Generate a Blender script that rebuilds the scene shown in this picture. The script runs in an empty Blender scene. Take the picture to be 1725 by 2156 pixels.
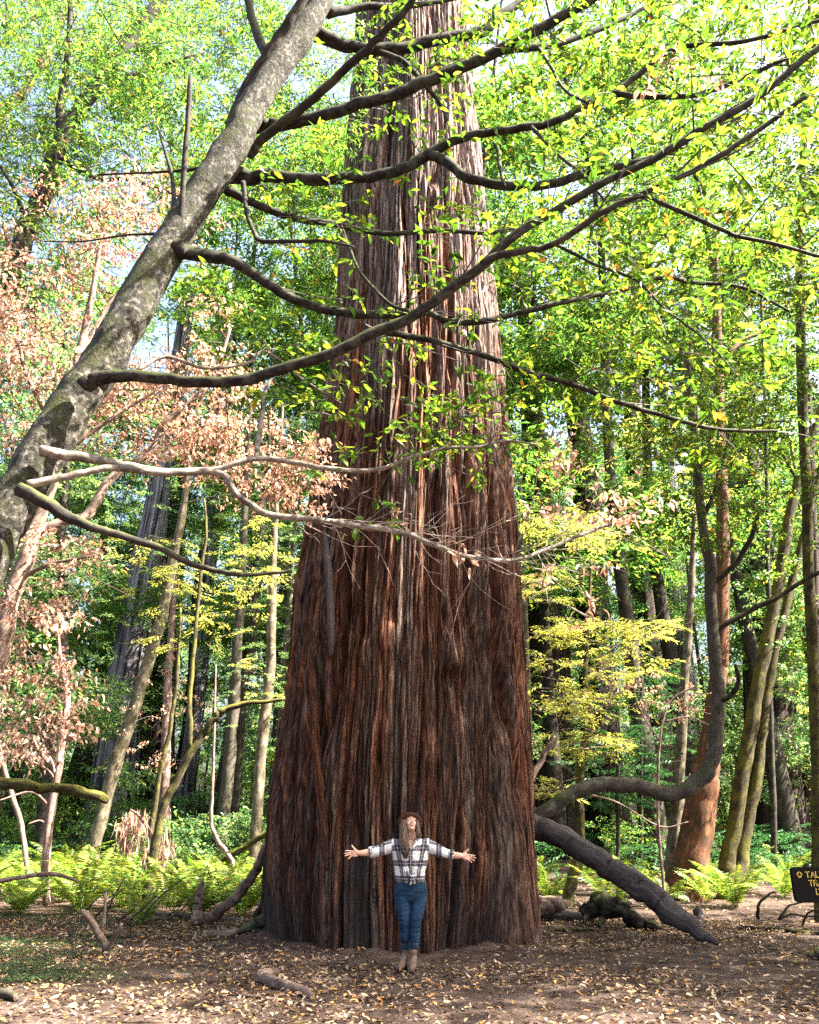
import bpy, bmesh, math, random
import numpy as np
from mathutils import Vector, Matrix

scene = bpy.context.scene
COL = scene.collection
R = math.radians

# ------------------------------------------------------------------ camera
CAM_Z, TILT = 1.6, R(20.5)
cam_data = bpy.data.cameras.new('camera')
cam = bpy.data.objects.new('camera', cam_data)
COL.objects.link(cam)
cam.location = (0, 0, CAM_Z)
cam.rotation_euler = (R(90) + TILT, 0, 0)
cam_data.sensor_fit = 'VERTICAL'
cam_data.sensor_height = 36.0
cam_data.lens = 28.8
cam_data.clip_start = 0.05
cam_data.clip_end = 600
scene.camera = cam

# ------------------------------------------------------------------ sky, sun, exposure
SUN_EL, SUN_AZ = R(50), R(100)            # azimuth clockwise from +Y: the sun stands to the right
world = bpy.data.worlds.new('World')
scene.world = world
world.use_nodes = True
wn = world.node_tree.nodes
sky = wn.new('ShaderNodeTexSky')
sky.sky_type = 'NISHITA'
sky.sun_disc = False
sky.sun_elevation = SUN_EL
sky.sun_rotation = SUN_AZ
sky.air_density = 1.0
sky.dust_density = 7.0
sky.ozone_density = 1.0
world.node_tree.links.new(sky.outputs[0], wn['Background'].inputs[0])
wn['Background'].inputs[1].default_value = 0.062
sun_data = bpy.data.lights.new('sun', 'SUN')
sun_data.energy = 5.0
sun_data.angle = R(0.5)
sun_data.color = (1.0, 0.93, 0.82)
sun = bpy.data.objects.new('sun', sun_data)
COL.objects.link(sun)
to_sun = Vector((math.sin(SUN_AZ) * math.cos(SUN_EL), math.cos(SUN_AZ) * math.cos(SUN_EL), math.sin(SUN_EL)))
sun.rotation_euler = to_sun.to_track_quat('Z', 'Y').to_euler()
sun.location = (30, 0, 40)
vs = scene.view_settings
vs.view_transform = 'Standard'
vs.look = 'None'
vs.exposure = 3.6
vs.gamma = 1.0
scene.cycles.max_bounces = 8
scene.cycles.transmission_bounces = 6
scene.cycles.transparent_max_bounces = 6
scene.cycles.diffuse_bounces = 4
scene.cycles.use_denoising = False
scene.cycles.sample_clamp_indirect = 3.0

# ------------------------------------------------------------------ photo <-> place
F, CX, CY = 1725.0, 862.5, 1078.0
CT, ST = math.cos(TILT), math.sin(TILT)

def ray(x, y):
    u, v = (x - CX) / F, (CY - y) / F
    return u, CT - v * ST, ST + v * CT

def P(x, y, Y):
    """a point of the place, Y metres ahead of the camera, and its distance"""
    a, b, c = ray(x, y)
    t = Y / b
    return np.array((a * t, Y, CAM_Z + c * t)), t

def line(pts, Y0, Y1=None, taper=1.0):
    """[(x, y, width)] -> points and radii, the depth running from Y0 to Y1"""
    Y1 = Y0 if Y1 is None else Y1
    L = [0.0]
    for a, b in zip(pts[:-1], pts[1:]):
        L.append(L[-1] + math.hypot(b[0] - a[0], b[1] - a[1]))
    out, rad = [], []
    for p, l in zip(pts, L):
        q, t = P(p[0], p[1], Y0 + (Y1 - Y0) * l / L[-1])
        out.append(q)
        rad.append(p[2] * t / F / 2 * taper)
    return np.array(out), np.array(rad)

# ------------------------------------------------------------------ noise
def _h(i, j, k, s):
    n = (i * np.uint32(374761393) + j * np.uint32(668265263) + k * np.uint32(2147483647 & 0x7feb352d) + np.uint32(s * 9176 + 13)).astype(np.uint32)
    n = (n ^ (n >> np.uint32(13))) * np.uint32(1274126177)
    n = n ^ (n >> np.uint32(16))
    n = n * np.uint32(2246822519)
    return ((n ^ (n >> np.uint32(15))) & np.uint32(0xffffff)).astype(np.float64) / 0xffffff

def vnoise(x, y, z=0.0, s=0):
    x, y, z = np.broadcast_arrays(np.asarray(x, float), np.asarray(y, float), np.asarray(z, float))
    with np.errstate(over='ignore'):
        fx, fy, fz = np.floor(x), np.floor(y), np.floor(z)
        i, j, k = (a.astype(np.int64).astype(np.uint32) for a in (fx, fy, fz))
        u, v, w = x - fx, y - fy, z - fz
        u, v, w = (a * a * a * (a * (a * 6 - 15) + 10) for a in (u, v, w))
        o = np.uint32(1)
        r = 0
        for di, wu in ((0, 1 - u), (1, u)):
            for dj, wv in ((0, 1 - v), (1, v)):
                for dk, ww in ((0, 1 - w), (1, w)):
                    r = r + wu * wv * ww * _h(i + np.uint32(di), j + np.uint32(dj), k + np.uint32(dk), s)
    return r

def fbm(x, y, z=0.0, s=0, o=4):
    r, a, f, n = 0, 0.5, 1.0, 0
    for q in range(o):
        r = r + a * vnoise(np.asarray(x) * f, np.asarray(y) * f, np.asarray(z) * f, s + q)
        n += a
        a *= 0.5
        f *= 2.03
    return r / n

def gz(x, y):
    """height of the forest floor"""
    x, y = np.asarray(x, float), np.asarray(y, float)
    far = np.clip((y - 20) / 40, 0, 1)
    foot = np.exp(-np.maximum(np.hypot(x + .15, y - 13.4) - 2.0, 0) / .30)
    return foot * .16 * (fbm(x * 2.2, y * 2.2, 0, 15) - .15) + 0.10 * (fbm(x * .35 + 7, y * .35, 0, 5) - .5) + 0.03 * (fbm(x * 1.7, y * 1.7, 0, 6) - .5) + far * far * 1.2

# ------------------------------------------------------------------ objects
def tag(o, label=None, cat=None, group=None, kind=None):
    if label: o['label'] = label
    if cat: o['category'] = cat
    if group: o['group'] = group
    if kind: o['kind'] = kind
    return o

def empty(name, loc, label, cat, group=None):
    o = bpy.data.objects.new(name, None)
    o.location = loc
    o.empty_display_size = 0.2
    COL.objects.link(o)
    return tag(o, label, cat, group)

class MB:
    """collects vertices, faces and a uv per vertex; build() links one mesh object"""
    def __init__(s):
        s.v, s.q, s.t, s.uv, s.n = [], [], [], [], 0
        s.cur, s.qm, s.tm = 0, [], []

    def add(s, v, q=None, t=None, uv=None):
        v = np.asarray(v, float).reshape(-1, 3)
        if q is not None and len(q): s.q.append(np.asarray(q, int).reshape(-1, 4) + s.n); s.qm.append(np.full(len(s.q[-1]), s.cur))
        if t is not None and len(t): s.t.append(np.asarray(t, int).reshape(-1, 3) + s.n); s.tm.append(np.full(len(s.t[-1]), s.cur))
        s.v.append(v)
        s.uv.append(np.zeros((len(v), 2)) if uv is None else np.asarray(uv, float))
        s.n += len(v)

    def mesh(s, name, mat, smooth=True):
        v = np.concatenate(s.v)
        q = np.concatenate(s.q) if s.q else np.zeros((0, 4), int)
        t = np.concatenate(s.t) if s.t else np.zeros((0, 3), int)
        uv = np.concatenate(s.uv)
        me = bpy.data.meshes.new(name)
        me.vertices.add(len(v))
        me.vertices.foreach_set('co', v.ravel())
        loops = np.concatenate([q.ravel(), t.ravel()])
        me.loops.add(len(loops))
        me.loops.foreach_set('vertex_index', loops)
        tot = np.concatenate([np.full(len(q), 4), np.full(len(t), 3)])
        me.polygons.add(len(tot))
        me.polygons.foreach_set('loop_start', np.concatenate([[0], np.cumsum(tot)[:-1]]))
        me.polygons.foreach_set('use_smooth', np.full(len(tot), smooth))
        lay = me.uv_layers.new(name='UVMap')
        lay.data.foreach_set('uv', uv[loops].ravel())
        for m_ in (mat if isinstance(mat, (list, tuple)) else [mat]): me.materials.append(m_)
        if isinstance(mat, (list, tuple)):
            me.polygons.foreach_set('material_index', np.concatenate(s.qm + s.tm).astype(np.int32))
        me.update(calc_edges=True)
        return me

    def build(s, name, mat, parent=None, smooth=True):
        o = bpy.data.objects.new(name, s.mesh(name, mat, smooth))
        COL.objects.link(o)
        if parent is not None:
            o.parent = parent
            if s.v and parent.location.length > 0:
                o.matrix_parent_inverse = Matrix.Translation(-parent.location)
        return o

def catmull(p, r, sub):
    p, r = np.asarray(p, float), np.asarray(r, float)
    if sub <= 1: return p, r
    e = np.vstack([2 * p[0] - p[1], p, 2 * p[-1] - p[-2]])
    er = np.concatenate([[r[0]], r, [r[-1]]])
    P_, R_ = [], []
    for i in range(len(p) - 1):
        for k in range(sub):
            t = k / sub
            a, b, c, d = e[i:i + 4]
            P_.append(.5 * (2 * b + (c - a) * t + (2 * a - 5 * b + 4 * c - d) * t * t + (3 * b - a - 3 * c + d) * t ** 3))
            R_.append(er[i + 1] * (1 - t) + er[i + 2] * t)
    P_.append(p[-1]); R_.append(r[-1])
    return np.array(P_), np.array(R_)

def frames(c):
    tg = np.gradient(c, axis=0)
    tg /= np.linalg.norm(tg, axis=1)[:, None] + 1e-12
    ref = np.array((0, 1.0, 0)) if abs(tg[0][1]) < .9 else np.array((1.0, 0, 0))
    n = ref - tg[0] * ref.dot(tg[0]); n /= np.linalg.norm(n)
    N = [n]
    for i in range(1, len(c)):
        n = N[-1] - tg[i] * N[-1].dot(tg[i])
        n /= np.linalg.norm(n) + 1e-12
        N.append(n)
    N = np.array(N)
    return tg, N, np.cross(tg, N)

def tube(mb, pts, rad, sides=8, sub=5, bump=0.0, bscale=3.0, seed=0, wig=0.0, flutes=0):
    c, r = catmull(pts, rad, sub)
    if wig:
        k = np.arange(len(c))
        for ax in range(3):
            c[1:-1, ax] += (vnoise(k * .55, ax * 7.3, seed * 1.7, 3)[1:-1] - .5) * wig * r[1:-1] * 2
    tg, N, B = frames(c)
    a = np.linspace(0, 2 * math.pi, sides + 1)
    ca, sa = np.cos(a), np.sin(a)
    d = ca[None, :, None] * N[:, None, :] + sa[None, :, None] * B[:, None, :]
    rr = np.repeat(r[:, None], sides + 1, 1)
    L = np.concatenate([[0], np.cumsum(np.linalg.norm(np.diff(c, axis=0), axis=1))])
    if bump:
        q = c[:, None, :] * bscale + d * 1.3
        rr = rr * (1 + bump * 2 * (fbm(q[..., 0], q[..., 1], q[..., 2], seed, 3) - .5))
    if flutes:
        rr = rr * (1 + .10 * np.abs(vnoise(ca * flutes + 20, sa * flutes + 20, L[:, None] * .12, seed)[None] - .5 if False else
                                   vnoise(np.tile(ca * flutes + 20, (len(c), 1)), np.tile(sa * flutes + 20, (len(c), 1)), L[:, None] * .12, seed) - .5) * 2)
    v = c[:, None, :] + d * rr[..., None]
    m, s1 = len(c), sides + 1
    i = np.arange(m - 1)[:, None] * s1 + np.arange(sides)[None]
    q = np.stack([i, i + 1, i + s1 + 1, i + s1], -1).reshape(-1, 4)
    uv = np.stack([np.tile(a / (2 * math.pi), (m, 1)) * (2 * math.pi * np.mean(r)), np.tile(L[:, None], (1, s1))], -1).reshape(-1, 2)
    v = v.reshape(-1, 3)
    ends = np.array([c[0] - tg[0] * r[0] * .25, c[-1] + tg[-1] * r[-1] * .35])
    nv = len(v)
    v = np.vstack([v, ends]); uv = np.vstack([uv, [[0, 0], [0, L[-1]]]])
    k = np.arange(sides)
    t = np.vstack([np.stack([k + 1, k, np.full(sides, nv)], -1),
                   np.stack([(m - 1) * s1 + k, (m - 1) * s1 + k + 1, np.full(sides, nv + 1)], -1)])
    mb.add(v, q, t, uv)

def nrm(a):
    return a / (np.linalg.norm(a, axis=-1, keepdims=True) + 1e-9)

def leaves(mb, c, d, up, L, W, kind='rhomb', fold=.25, curl=.15):
    """many leaves at once: base points c, axes d, approximate normals up"""
    d = nrm(d)
    s = nrm(np.cross(d, up))
    n = np.cross(s, d)
    L, W = L[:, None], W[:, None]
    N = len(c)
    if kind == 'rhomb':
        v = np.stack([c, c + d * L * .42 + s * W * .5 + n * W * fold, c + d * L - n * L * curl, c + d * L * .42 - s * W * .5 + n * W * fold], 1)
        f = np.array([[0, 2, 1], [0, 3, 2]])
        k = 4
    else:
        m = c + d * L * .5 + n * L * curl * .25
        tip = c + d * L - n * L * curl
        l1 = c + d * L * .24 + s * W * .40 + n * W * fold
        l2 = c + d * L * .62 + s * W * .45 + n * (W * fold - L * curl * .2)
        r1 = c + d * L * .24 - s * W * .40 + n * W * fold
        r2 = c + d * L * .62 - s * W * .45 + n * (W * fold - L * curl * .2)
        v = np.stack([c, l1, l2, tip, r2, r1, m], 1)
        f = np.array([[0, 6, 1], [1, 6, 2], [2, 6, 3], [3, 6, 4], [4, 6, 5], [5, 6, 0]])
        k = 7
    t = (np.arange(N)[:, None, None] * k + f[None]).reshape(-1, 3)
    mb.add(v.reshape(-1, 3), t=t)

rng = np.random.default_rng(11)
def rdir(n, z=0.0, zs=.35):
    a = rng.uniform(0, 2 * math.pi, n)
    return nrm(np.stack([np.cos(a), np.sin(a), rng.normal(z, zs, n)], -1))

# ------------------------------------------------------------------ materials
def new_mat(name):
    m = bpy.data.materials.new(name)
    m.use_nodes = True
    nt = m.node_tree
    return m, nt, nt.nodes['Principled BSDF']

def nd(nt, typ, **kw):
    n = nt.nodes.new(typ)
    for k, v in kw.items():
        if k in n.inputs: n.inputs[k].default_value = v
        else: setattr(n, k, v)
    return n

def ramp(nt, stops, src=None):
    n = nt.nodes.new('ShaderNodeValToRGB')
    cr = n.color_ramp
    while len(cr.elements) < len(stops): cr.elements.new(.5)
    for e, (p, c) in zip(cr.elements, stops):
        e.position = p
        e.color = (*c, 1)
    if src is not None: nt.links.new(src, n.inputs[0])
    return n

def noise_n(nt, vec, scale, detail=6, rough=.6, mscale=None, dist=0):
    if mscale is not None:
        mp = nd(nt, 'ShaderNodeMapping')
        mp.inputs['Scale'].default_value = mscale
        nt.links.new(vec, mp.inputs[0])
        vec = mp.outputs[0]
    n = nd(nt, 'ShaderNodeTexNoise', Scale=scale, Detail=detail, Roughness=rough, Distortion=dist)
    nt.links.new(vec, n.inputs['Vector'])
    return n.outputs[0]

def mixc(nt, fac, a, b, blend='MIX'):
    m = nt.nodes.new('ShaderNodeMix')
    m.data_type = 'RGBA'
    m.blend_type = blend
    for sock, val in ((m.inputs[0], fac), (m.inputs[6], a), (m.inputs[7], b)):
        if hasattr(val, 'links') or isinstance(val, bpy.types.NodeSocket): nt.links.new(val, sock)
        elif isinstance(val, (int, float)): sock.default_value = val
        else: sock.default_value = (*val, 1)
    return m.outputs[2]

def bark(name, stops, patch=None, moss=None, fibre=(14, 1.1), bump=.5, dist=.02, rough=.85, scale=1.0):
    """bark: fibres along the stem (uv in metres), lichen patches, moss on what faces up"""
    m, nt, b = new_mat(name)
    tc = nd(nt, 'ShaderNodeTexCoord')
    uv, ob = tc.outputs['UV'], tc.outputs['Object']
    fib = noise_n(nt, uv, 1.0, 8, .65, (fibre[0] * scale, fibre[1] * scale, 1), .3)
    col = ramp(nt, stops, fib).outputs[0]
    if patch:
        pn = noise_n(nt, ob, 5.5 * scale, 6, .65)
        f = ramp(nt, [(.50, (0, 0, 0)), (.60, (1, 1, 1))], pn).outputs[0]
        col = mixc(nt, f, col, patch)
    if moss:
        geo = nd(nt, 'ShaderNodeNewGeometry')
        sp = nd(nt, 'ShaderNodeSeparateXYZ')
        nt.links.new(geo.outputs['Normal'], sp.inputs[0])
        mn = noise_n(nt, ob, 3.0 * scale, 6, .7)
        ad = nd(nt, 'ShaderNodeMath', operation='ADD')
        ml = nd(nt, 'ShaderNodeMath', operation='MULTIPLY_ADD')
        nt.links.new(sp.outputs[2], ml.inputs[0]); ml.inputs[1].default_value = moss[1]; ml.inputs[2].default_value = moss[2]
        nt.links.new(ml.outputs[0], ad.inputs[0]); nt.links.new(mn, ad.inputs[1])
        f = ramp(nt, [(.62, (0, 0, 0)), (.74, (1, 1, 1))], ad.outputs[0]).outputs[0]
        mc = ramp(nt, [(.3, tuple(x * .5 for x in moss[0])), (.7, moss[0])], noise_n(nt, ob, 60, 3)).outputs[0]
        col = mixc(nt, f, col, mc)
    nt.links.new(col, b.inputs['Base Color'])
    b.inputs['Roughness'].default_value = rough
    b.inputs['Specular IOR Level'].default_value = .2
    bn = nd(nt, 'ShaderNodeBump', Strength=bump, Distance=dist)
    fine = noise_n(nt, ob, 38 * scale, 5, .6)
    mx = nd(nt, 'ShaderNodeMath', operation='MULTIPLY_ADD')
    nt.links.new(fine, mx.inputs[0]); mx.inputs[1].default_value = .5; nt.links.new(fib, mx.inputs[2])
    nt.links.new(mx.outputs[0], bn.inputs['Height'])
    nt.links.new(bn.outputs[0], b.inputs['Normal'])
    return m

def leafmat(name, stops, trans, tf=.5, rough=.45, spec=.3):
    """leaf: colour by leaf, light shining through"""
    m, nt, b = new_mat(name)
    geo = nd(nt, 'ShaderNodeNewGeometry')
    c = ramp(nt, stops, geo.outputs['Random Per Island']).outputs[0]
    tc = nd(nt, 'ShaderNodeTexCoord')
    big = noise_n(nt, tc.outputs['Object'], .55, 3, .6)
    k = ramp(nt, [(.3, (.62, .66, .6)), (.68, (1.25, 1.2, 1.1))], big).outputs[0]
    c2 = mixc(nt, 1.0, c, k, 'MULTIPLY')
    nt.links.new(c2, b.inputs['Base Color'])
    b.inputs['Roughness'].default_value = rough
    b.inputs['Specular IOR Level'].default_value = spec
    tl = nd(nt, 'ShaderNodeBsdfTranslucent')
    tcol = mixc(nt, 1.0, c2, trans, 'MULTIPLY')
    nt.links.new(tcol, tl.inputs[0])
    mx = nd(nt, 'ShaderNodeMixShader')
    mx.inputs[0].default_value = tf
    nt.links.new(b.outputs[0], mx.inputs[1]); nt.links.new(tl.outputs[0], mx.inputs[2])
    nt.links.new(mx.outputs[0], nt.nodes['Material Output'].inputs[0])
    return m

def plain(name, c, rough=.7, c2=None, scale=30, spec=.3, bump=0, mscale=None):
    m, nt, b = new_mat(name)
    b.inputs['Roughness'].default_value = rough
    b.inputs['Specular IOR Level'].default_value = spec
    tc = nd(nt, 'ShaderNodeTexCoord')
    n = noise_n(nt, tc.outputs['Object'], scale, 5, .6, mscale)
    nt.links.new(ramp(nt, [(.35, c), (.65, c2 or tuple(x * .8 for x in c))], n).outputs[0], b.inputs['Base Color'])
    if bump:
        bn = nd(nt, 'ShaderNodeBump', Strength=bump, Distance=.01)
        nt.links.new(n, bn.inputs['Height']); nt.links.new(bn.outputs[0], b.inputs['Normal'])
    return m

M = {}
M['tanoak_bark'] = bark('tanoak_bark', [(.38, (.005, .004, .003)), (.50, (.028, .024, .018)), (.63, (.125, .115, .092))], (.010, .0095, .005), ((.026, .030, .005), .16, .13), (16, 11), 1.0, .02, scale=1.5)
M['branch_bark'] = bark('branch_bark', [(.34, (.003, .0025, .002)), (.52, (.013, .0105, .0085)), (.72, (.06, .051, .041))], (.038, .035, .027), ((.026, .032, .005), .40, .12), (20, 8), .6, .008, scale=1.5)
M['pale_branch'] = bark('pale_branch', [(.3, (.05, .04, .03)), (.52, (.16, .135, .11)), (.7, (.34, .30, .25))], (.06, .05, .04), None, (24, 9), .5, .006, scale=1.5)
M['dark_bark'] = bark('dark_bark', [(.3, (.007, .006, .005)), (.55, (.022, .017, .014)), (.8, (.06, .05, .04))], (.045, .038, .027), ((.06, .075, .018), .2, .05), (14, 3), .7, .015)
M['grey_hazed_redwood'] = bark('grey_hazed_redwood', [(.40, (.012, .011, .013)), (.5, (.11, .102, .11)), (.62, (.30, .29, .305))], None, None, (6, .22), 1.0, .1)  # pale bluish grey: distance haze painted into the bark colour
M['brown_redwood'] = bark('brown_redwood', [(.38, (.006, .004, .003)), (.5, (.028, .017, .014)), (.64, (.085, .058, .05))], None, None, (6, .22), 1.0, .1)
M['pale_bark'] = bark('pale_bark', [(.3, (.03, .024, .016)), (.52, (.10, .082, .055)), (.7, (.24, .205, .15))], (.05, .042, .02), ((.18, .16, .04), .1, .0), (8, 3), .6, .015)
M['orange_bark'] = bark('orange_bark', [(.3, (.022, .008, .004)), (.52, (.095, .036, .015)), (.7, (.21, .10, .045))], (.05, .034, .018), None, (10, 2.0), .9, .02)
M['moss_bark'] = bark('moss_bark', [(.3, (.008, .006, .004)), (.52, (.036, .028, .013)), (.7, (.11, .088, .042))], (.035, .03, .008), ((.11, .10, .018), .25, .14), (10, 3), .9, .02)
M['pink_dead'] = bark('pink_dead', [(.3, (.07, .04, .035)), (.52, (.20, .13, .11)), (.7, (.40, .31, .27))], (.11, .06, .05), None, (10, 4), .5, .008)
M['grey_log'] = bark('grey_log', [(.3, (.014, .011, .011)), (.55, (.055, .044, .043)), (.8, (.145, .12, .115))], (.06, .048, .042), None, (22, 1.4), 1.0, .018)
M['curved_bark'] = bark('curved_bark', [(.3, (.022, .018, .014)), (.55, (.065, .054, .042)), (.8, (.15, .13, .11))], (.05, .045, .026), ((.05, .055, .015), .10, .06), (12, 6), .7, .012)
M['stick'] = bark('stick', [(.3, (.05, .03, .022)), (.55, (.13, .09, .07)), (.8, (.28, .21, .17))], (.20, .15, .11), None, (24, 4), .8, .008)
M['leaf_tanoak'] = leafmat('leaf_tanoak', [(0, (.018, .045, .010)), (.35, (.04, .09, .014)), (.75, (.085, .15, .022)), (.975, (.20, .24, .035)), (.99, (.36, .15, .03)), (1, (.24, .09, .04))], (1.9, 1.8, .9), .5)
M['leaf_bay'] = leafmat('leaf_bay', [(0, (.028, .085, .022)), (.4, (.06, .145, .028)), (.75, (.125, .22, .04)), (.96, (.24, .28, .05)), (1, (.34, .14, .03))], (1.6, 1.6, 1.1), .5)
M['leaf_green'] = leafmat('leaf_green', [(0, (.04, .11, .05)), (.5, (.11, .21, .085)), (.9, (.26, .34, .11)), (1, (.36, .34, .12))], (1.5, 1.55, 1.2), .45)
M['leaf_yellow'] = leafmat('leaf_yellow', [(0, (.16, .22, .05)), (.5, (.32, .36, .09)), (.9, (.48, .46, .15)), (1, (.46, .28, .14))], (1.5, 1.4, 1.0), .45)
M['leaf_conifer'] = leafmat('leaf_conifer', [(0, (.016, .06, .028)), (.5, (.035, .11, .04)), (1, (.075, .16, .05))], (1.4, 1.7, 1.0), .3)
M['leaf_dead'] = leafmat('leaf_dead', [(0, (.20, .105, .08)), (.35, (.38, .24, .19)), (.75, (.56, .42, .36)), (1, (.52, .28, .15))], (1.15, 1.0, .9), .42)
M['fern'] = leafmat('fern', [(0, (.05, .12, .02)), (.5, (.13, .21, .03)), (.85, (.26, .29, .05)), (1, (.36, .28, .08))], (1.6, 1.6, .9), .4)
M['clover'] = leafmat('clover', [(0, (.014, .036, .015)), (.6, (.026, .062, .022)), (1, (.055, .095, .035))], (1.3, 1.4, 1.1), .35)
M['litter'] = leafmat('litter', [(0, (.03, .016, .011)), (.25, (.08, .045, .03)), (.5, (.20, .13, .09)), (.75, (.40, .30, .23)), (.93, (.34, .22, .07)), (1, (.40, .15, .04))], (1, .9, .7), .2, .6, .25)

# redwood of the middle: reddish fibres, weathered grey ridges, old burns low down
def redwood_mat():
    m, nt, b = new_mat('redwood_bark')
    tc = nd(nt, 'ShaderNodeTexCoord')
    ob, uv = tc.outputs['Object'], tc.outputs['UV']
    at = nd(nt, 'ShaderNodeAttribute', attribute_name='ridge')
    strip = noise_n(nt, uv, 1.0, 5, .6, (3.4, .13, 1))
    fib = noise_n(nt, uv, 1.0, 10, .78, (22, 1.3, 1), .6)
    fin = noise_n(nt, uv, 1.0, 6, .7, (60, 3.5, 1), .3)
    fm = nd(nt, 'ShaderNodeMath', operation='MULTIPLY_ADD')
    nt.links.new(fin, fm.inputs[0]); fm.inputs[1].default_value = .55
    fo = nd(nt, 'ShaderNodeMath', operation='MULTIPLY_ADD'); nt.links.new(fib, fo.inputs[0]); fo.inputs[1].default_value = .9; fo.inputs[2].default_value = -.225
    nt.links.new(fo.outputs[0], fm.inputs[2])
    fib = fm.outputs[0]
    red = ramp(nt, [(.36, (.006, .0024, .0016)), (.5, (.072, .029, .016)), (.66, (.23, .105, .056))], fib).outputs[0]
    grey = ramp(nt, [(.36, (.006, .004, .0035)), (.5, (.055, .037, .029)), (.66, (.20, .15, .12))], fib).outputs[0]
    pale = ramp(nt, [(.36, (.03, .024, .022)), (.5, (.19, .15, .135)), (.64, (.42, .365, .33))], fib).outputs[0]
    sm = nd(nt, 'ShaderNodeMath', operation='MULTIPLY_ADD')
    nt.links.new(at.outputs['Fac'], sm.inputs[0]); sm.inputs[1].default_value = .26; nt.links.new(strip, sm.inputs[2])
    f = ramp(nt, [(.62, (0, 0, 0)), (.80, (1, 1, 1))], sm.outputs[0]).outputs[0]
    col = mixc(nt, f, red, grey)
    # slabs of outer bark differ in tone from the inner bark they leave bare
    sl = nd(nt, 'ShaderNodeAttribute', attribute_name='slab')
    col = mixc(nt, 1.0, col, ramp(nt, [(0, (.62, .55, .52)), (.5, (1.0, 1.0, 1.0)), (1, (1.55, 1.35, 1.2))], sl.outputs['Fac']).outputs[0], 'MULTIPLY')
    # pale weathered grey grows with height, painting the upper trunk's sunlight into the bark
    sp0 = nd(nt, 'ShaderNodeSeparateXYZ'); nt.links.new(ob, sp0.inputs[0])
    up = nd(nt, 'ShaderNodeMapRange'); nt.links.new(sp0.outputs[2], up.inputs[0])
    up.inputs[1].default_value = 4.0; up.inputs[2].default_value = 13.0; up.inputs[3].default_value = -.30; up.inputs[4].default_value = .10
    ua = nd(nt, 'ShaderNodeMath', operation='ADD'); nt.links.new(up.outputs[0], ua.inputs[0]); nt.links.new(sm.outputs[0], ua.inputs[1])
    col = mixc(nt, ramp(nt, [(.58, (0, 0, 0)), (.80, (.55, .55, .55))], ua.outputs[0]).outputs[0], col, pale)
    # greenish lichen on some strips
    lich = ramp(nt, [(.60, (0, 0, 0)), (.70, (.65, .65, .65))], noise_n(nt, uv, 1.0, 4, .6, (3.4, .22, 1))).outputs[0]
    col = mixc(nt, lich, col, mixc(nt, fib, (.022, .018, .012), (.16, .13, .09)))
    # old fire scars near the foot
    sp = nd(nt, 'ShaderNodeSeparateXYZ'); nt.links.new(ob, sp.inputs[0])
    hz = nd(nt, 'ShaderNodeMapRange'); nt.links.new(sp.outputs[2], hz.inputs[0])
    hz.inputs[1].default_value = 4.2; hz.inputs[2].default_value = 0.0; hz.inputs[3].default_value = 0; hz.inputs[4].default_value = .26
    ad = nd(nt, 'ShaderNodeMath', operation='ADD')
    nt.links.new(hz.outputs[0], ad.inputs[0]); nt.links.new(noise_n(nt, uv, 1.0, 5, .6, (1.3, .35, 1)), ad.inputs[1])
    bf = ramp(nt, [(.66, (0, 0, 0)), (.78, (.72, .72, .72))], ad.outputs[0]).outputs[0]
    col = mixc(nt, bf, col, mixc(nt, fib, (.004, .004, .005), (.05, .044, .042)))
    nt.links.new(col, b.inputs['Base Color'])
    b.inputs['Roughness'].default_value = .9
    b.inputs['Specular IOR Level'].default_value = .12
    bn = nd(nt, 'ShaderNodeBump', Strength=.8, Distance=.04)
    f2 = noise_n(nt, uv, 1.0, 6, .65, (55, 5, 1), .5)
    mx = nd(nt, 'ShaderNodeMath', operation='MULTIPLY_ADD')
    nt.links.new(f2, mx.inputs[0]); mx.inputs[1].default_value = .45; nt.links.new(fib, mx.inputs[2])
    nt.links.new(mx.outputs[0], bn.inputs['Height']); nt.links.new(bn.outputs[0], b.inputs['Normal'])
    return m
M['redwood'] = redwood_mat()

def dirt_mat():
    m, nt, b = new_mat('forest_floor')
    tc = nd(nt, 'ShaderNodeTexCoord')
    ob = tc.outputs['Object']
    a = noise_n(nt, ob, 2.2, 8, .65)
    c = ramp(nt, [(.35, (.022, .014, .011)), (.5, (.055, .037, .03)), (.68, (.11, .08, .065))], a).outputs[0]
    s = noise_n(nt, ob, 42, 6, .7)
    c = mixc(nt, ramp(nt, [(.55, (0, 0, 0)), (.66, (.8, .8, .8))], s).outputs[0], c, (.20, .135, .09))
    c = mixc(nt, ramp(nt, [(.40, (.8, .8, .8)), (.47, (0, 0, 0))], noise_n(nt, ob, 75, 4, .6)).outputs[0], c, (.022, .014, .011))
    nt.links.new(c, b.inputs['Base Color'])
    b.inputs['Roughness'].default_value = .95
    b.inputs['Specular IOR Level'].default_value = .1
    bn = nd(nt, 'ShaderNodeBump', Strength=.9, Distance=.03)
    nt.links.new(s, bn.inputs['Height']); nt.links.new(bn.outputs[0], b.inputs['Normal'])
    return m
M['dirt'] = dirt_mat()
M['twig'] = plain('twig', (.10, .075, .055), .8, (.22, .18, .14))
M['dark_twig'] = plain('dark_twig', (.03, .022, .016), .8, (.08, .06, .045))
M['pale_twig'] = plain('pale_twig', (.26, .20, .16), .8, (.14, .10, .08))
M['frond_dead'] = leafmat('frond_dead', [(0, (.20, .12, .09)), (.5, (.34, .22, .18)), (1, (.48, .36, .30))], (1, .9, .8), .3)

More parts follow.
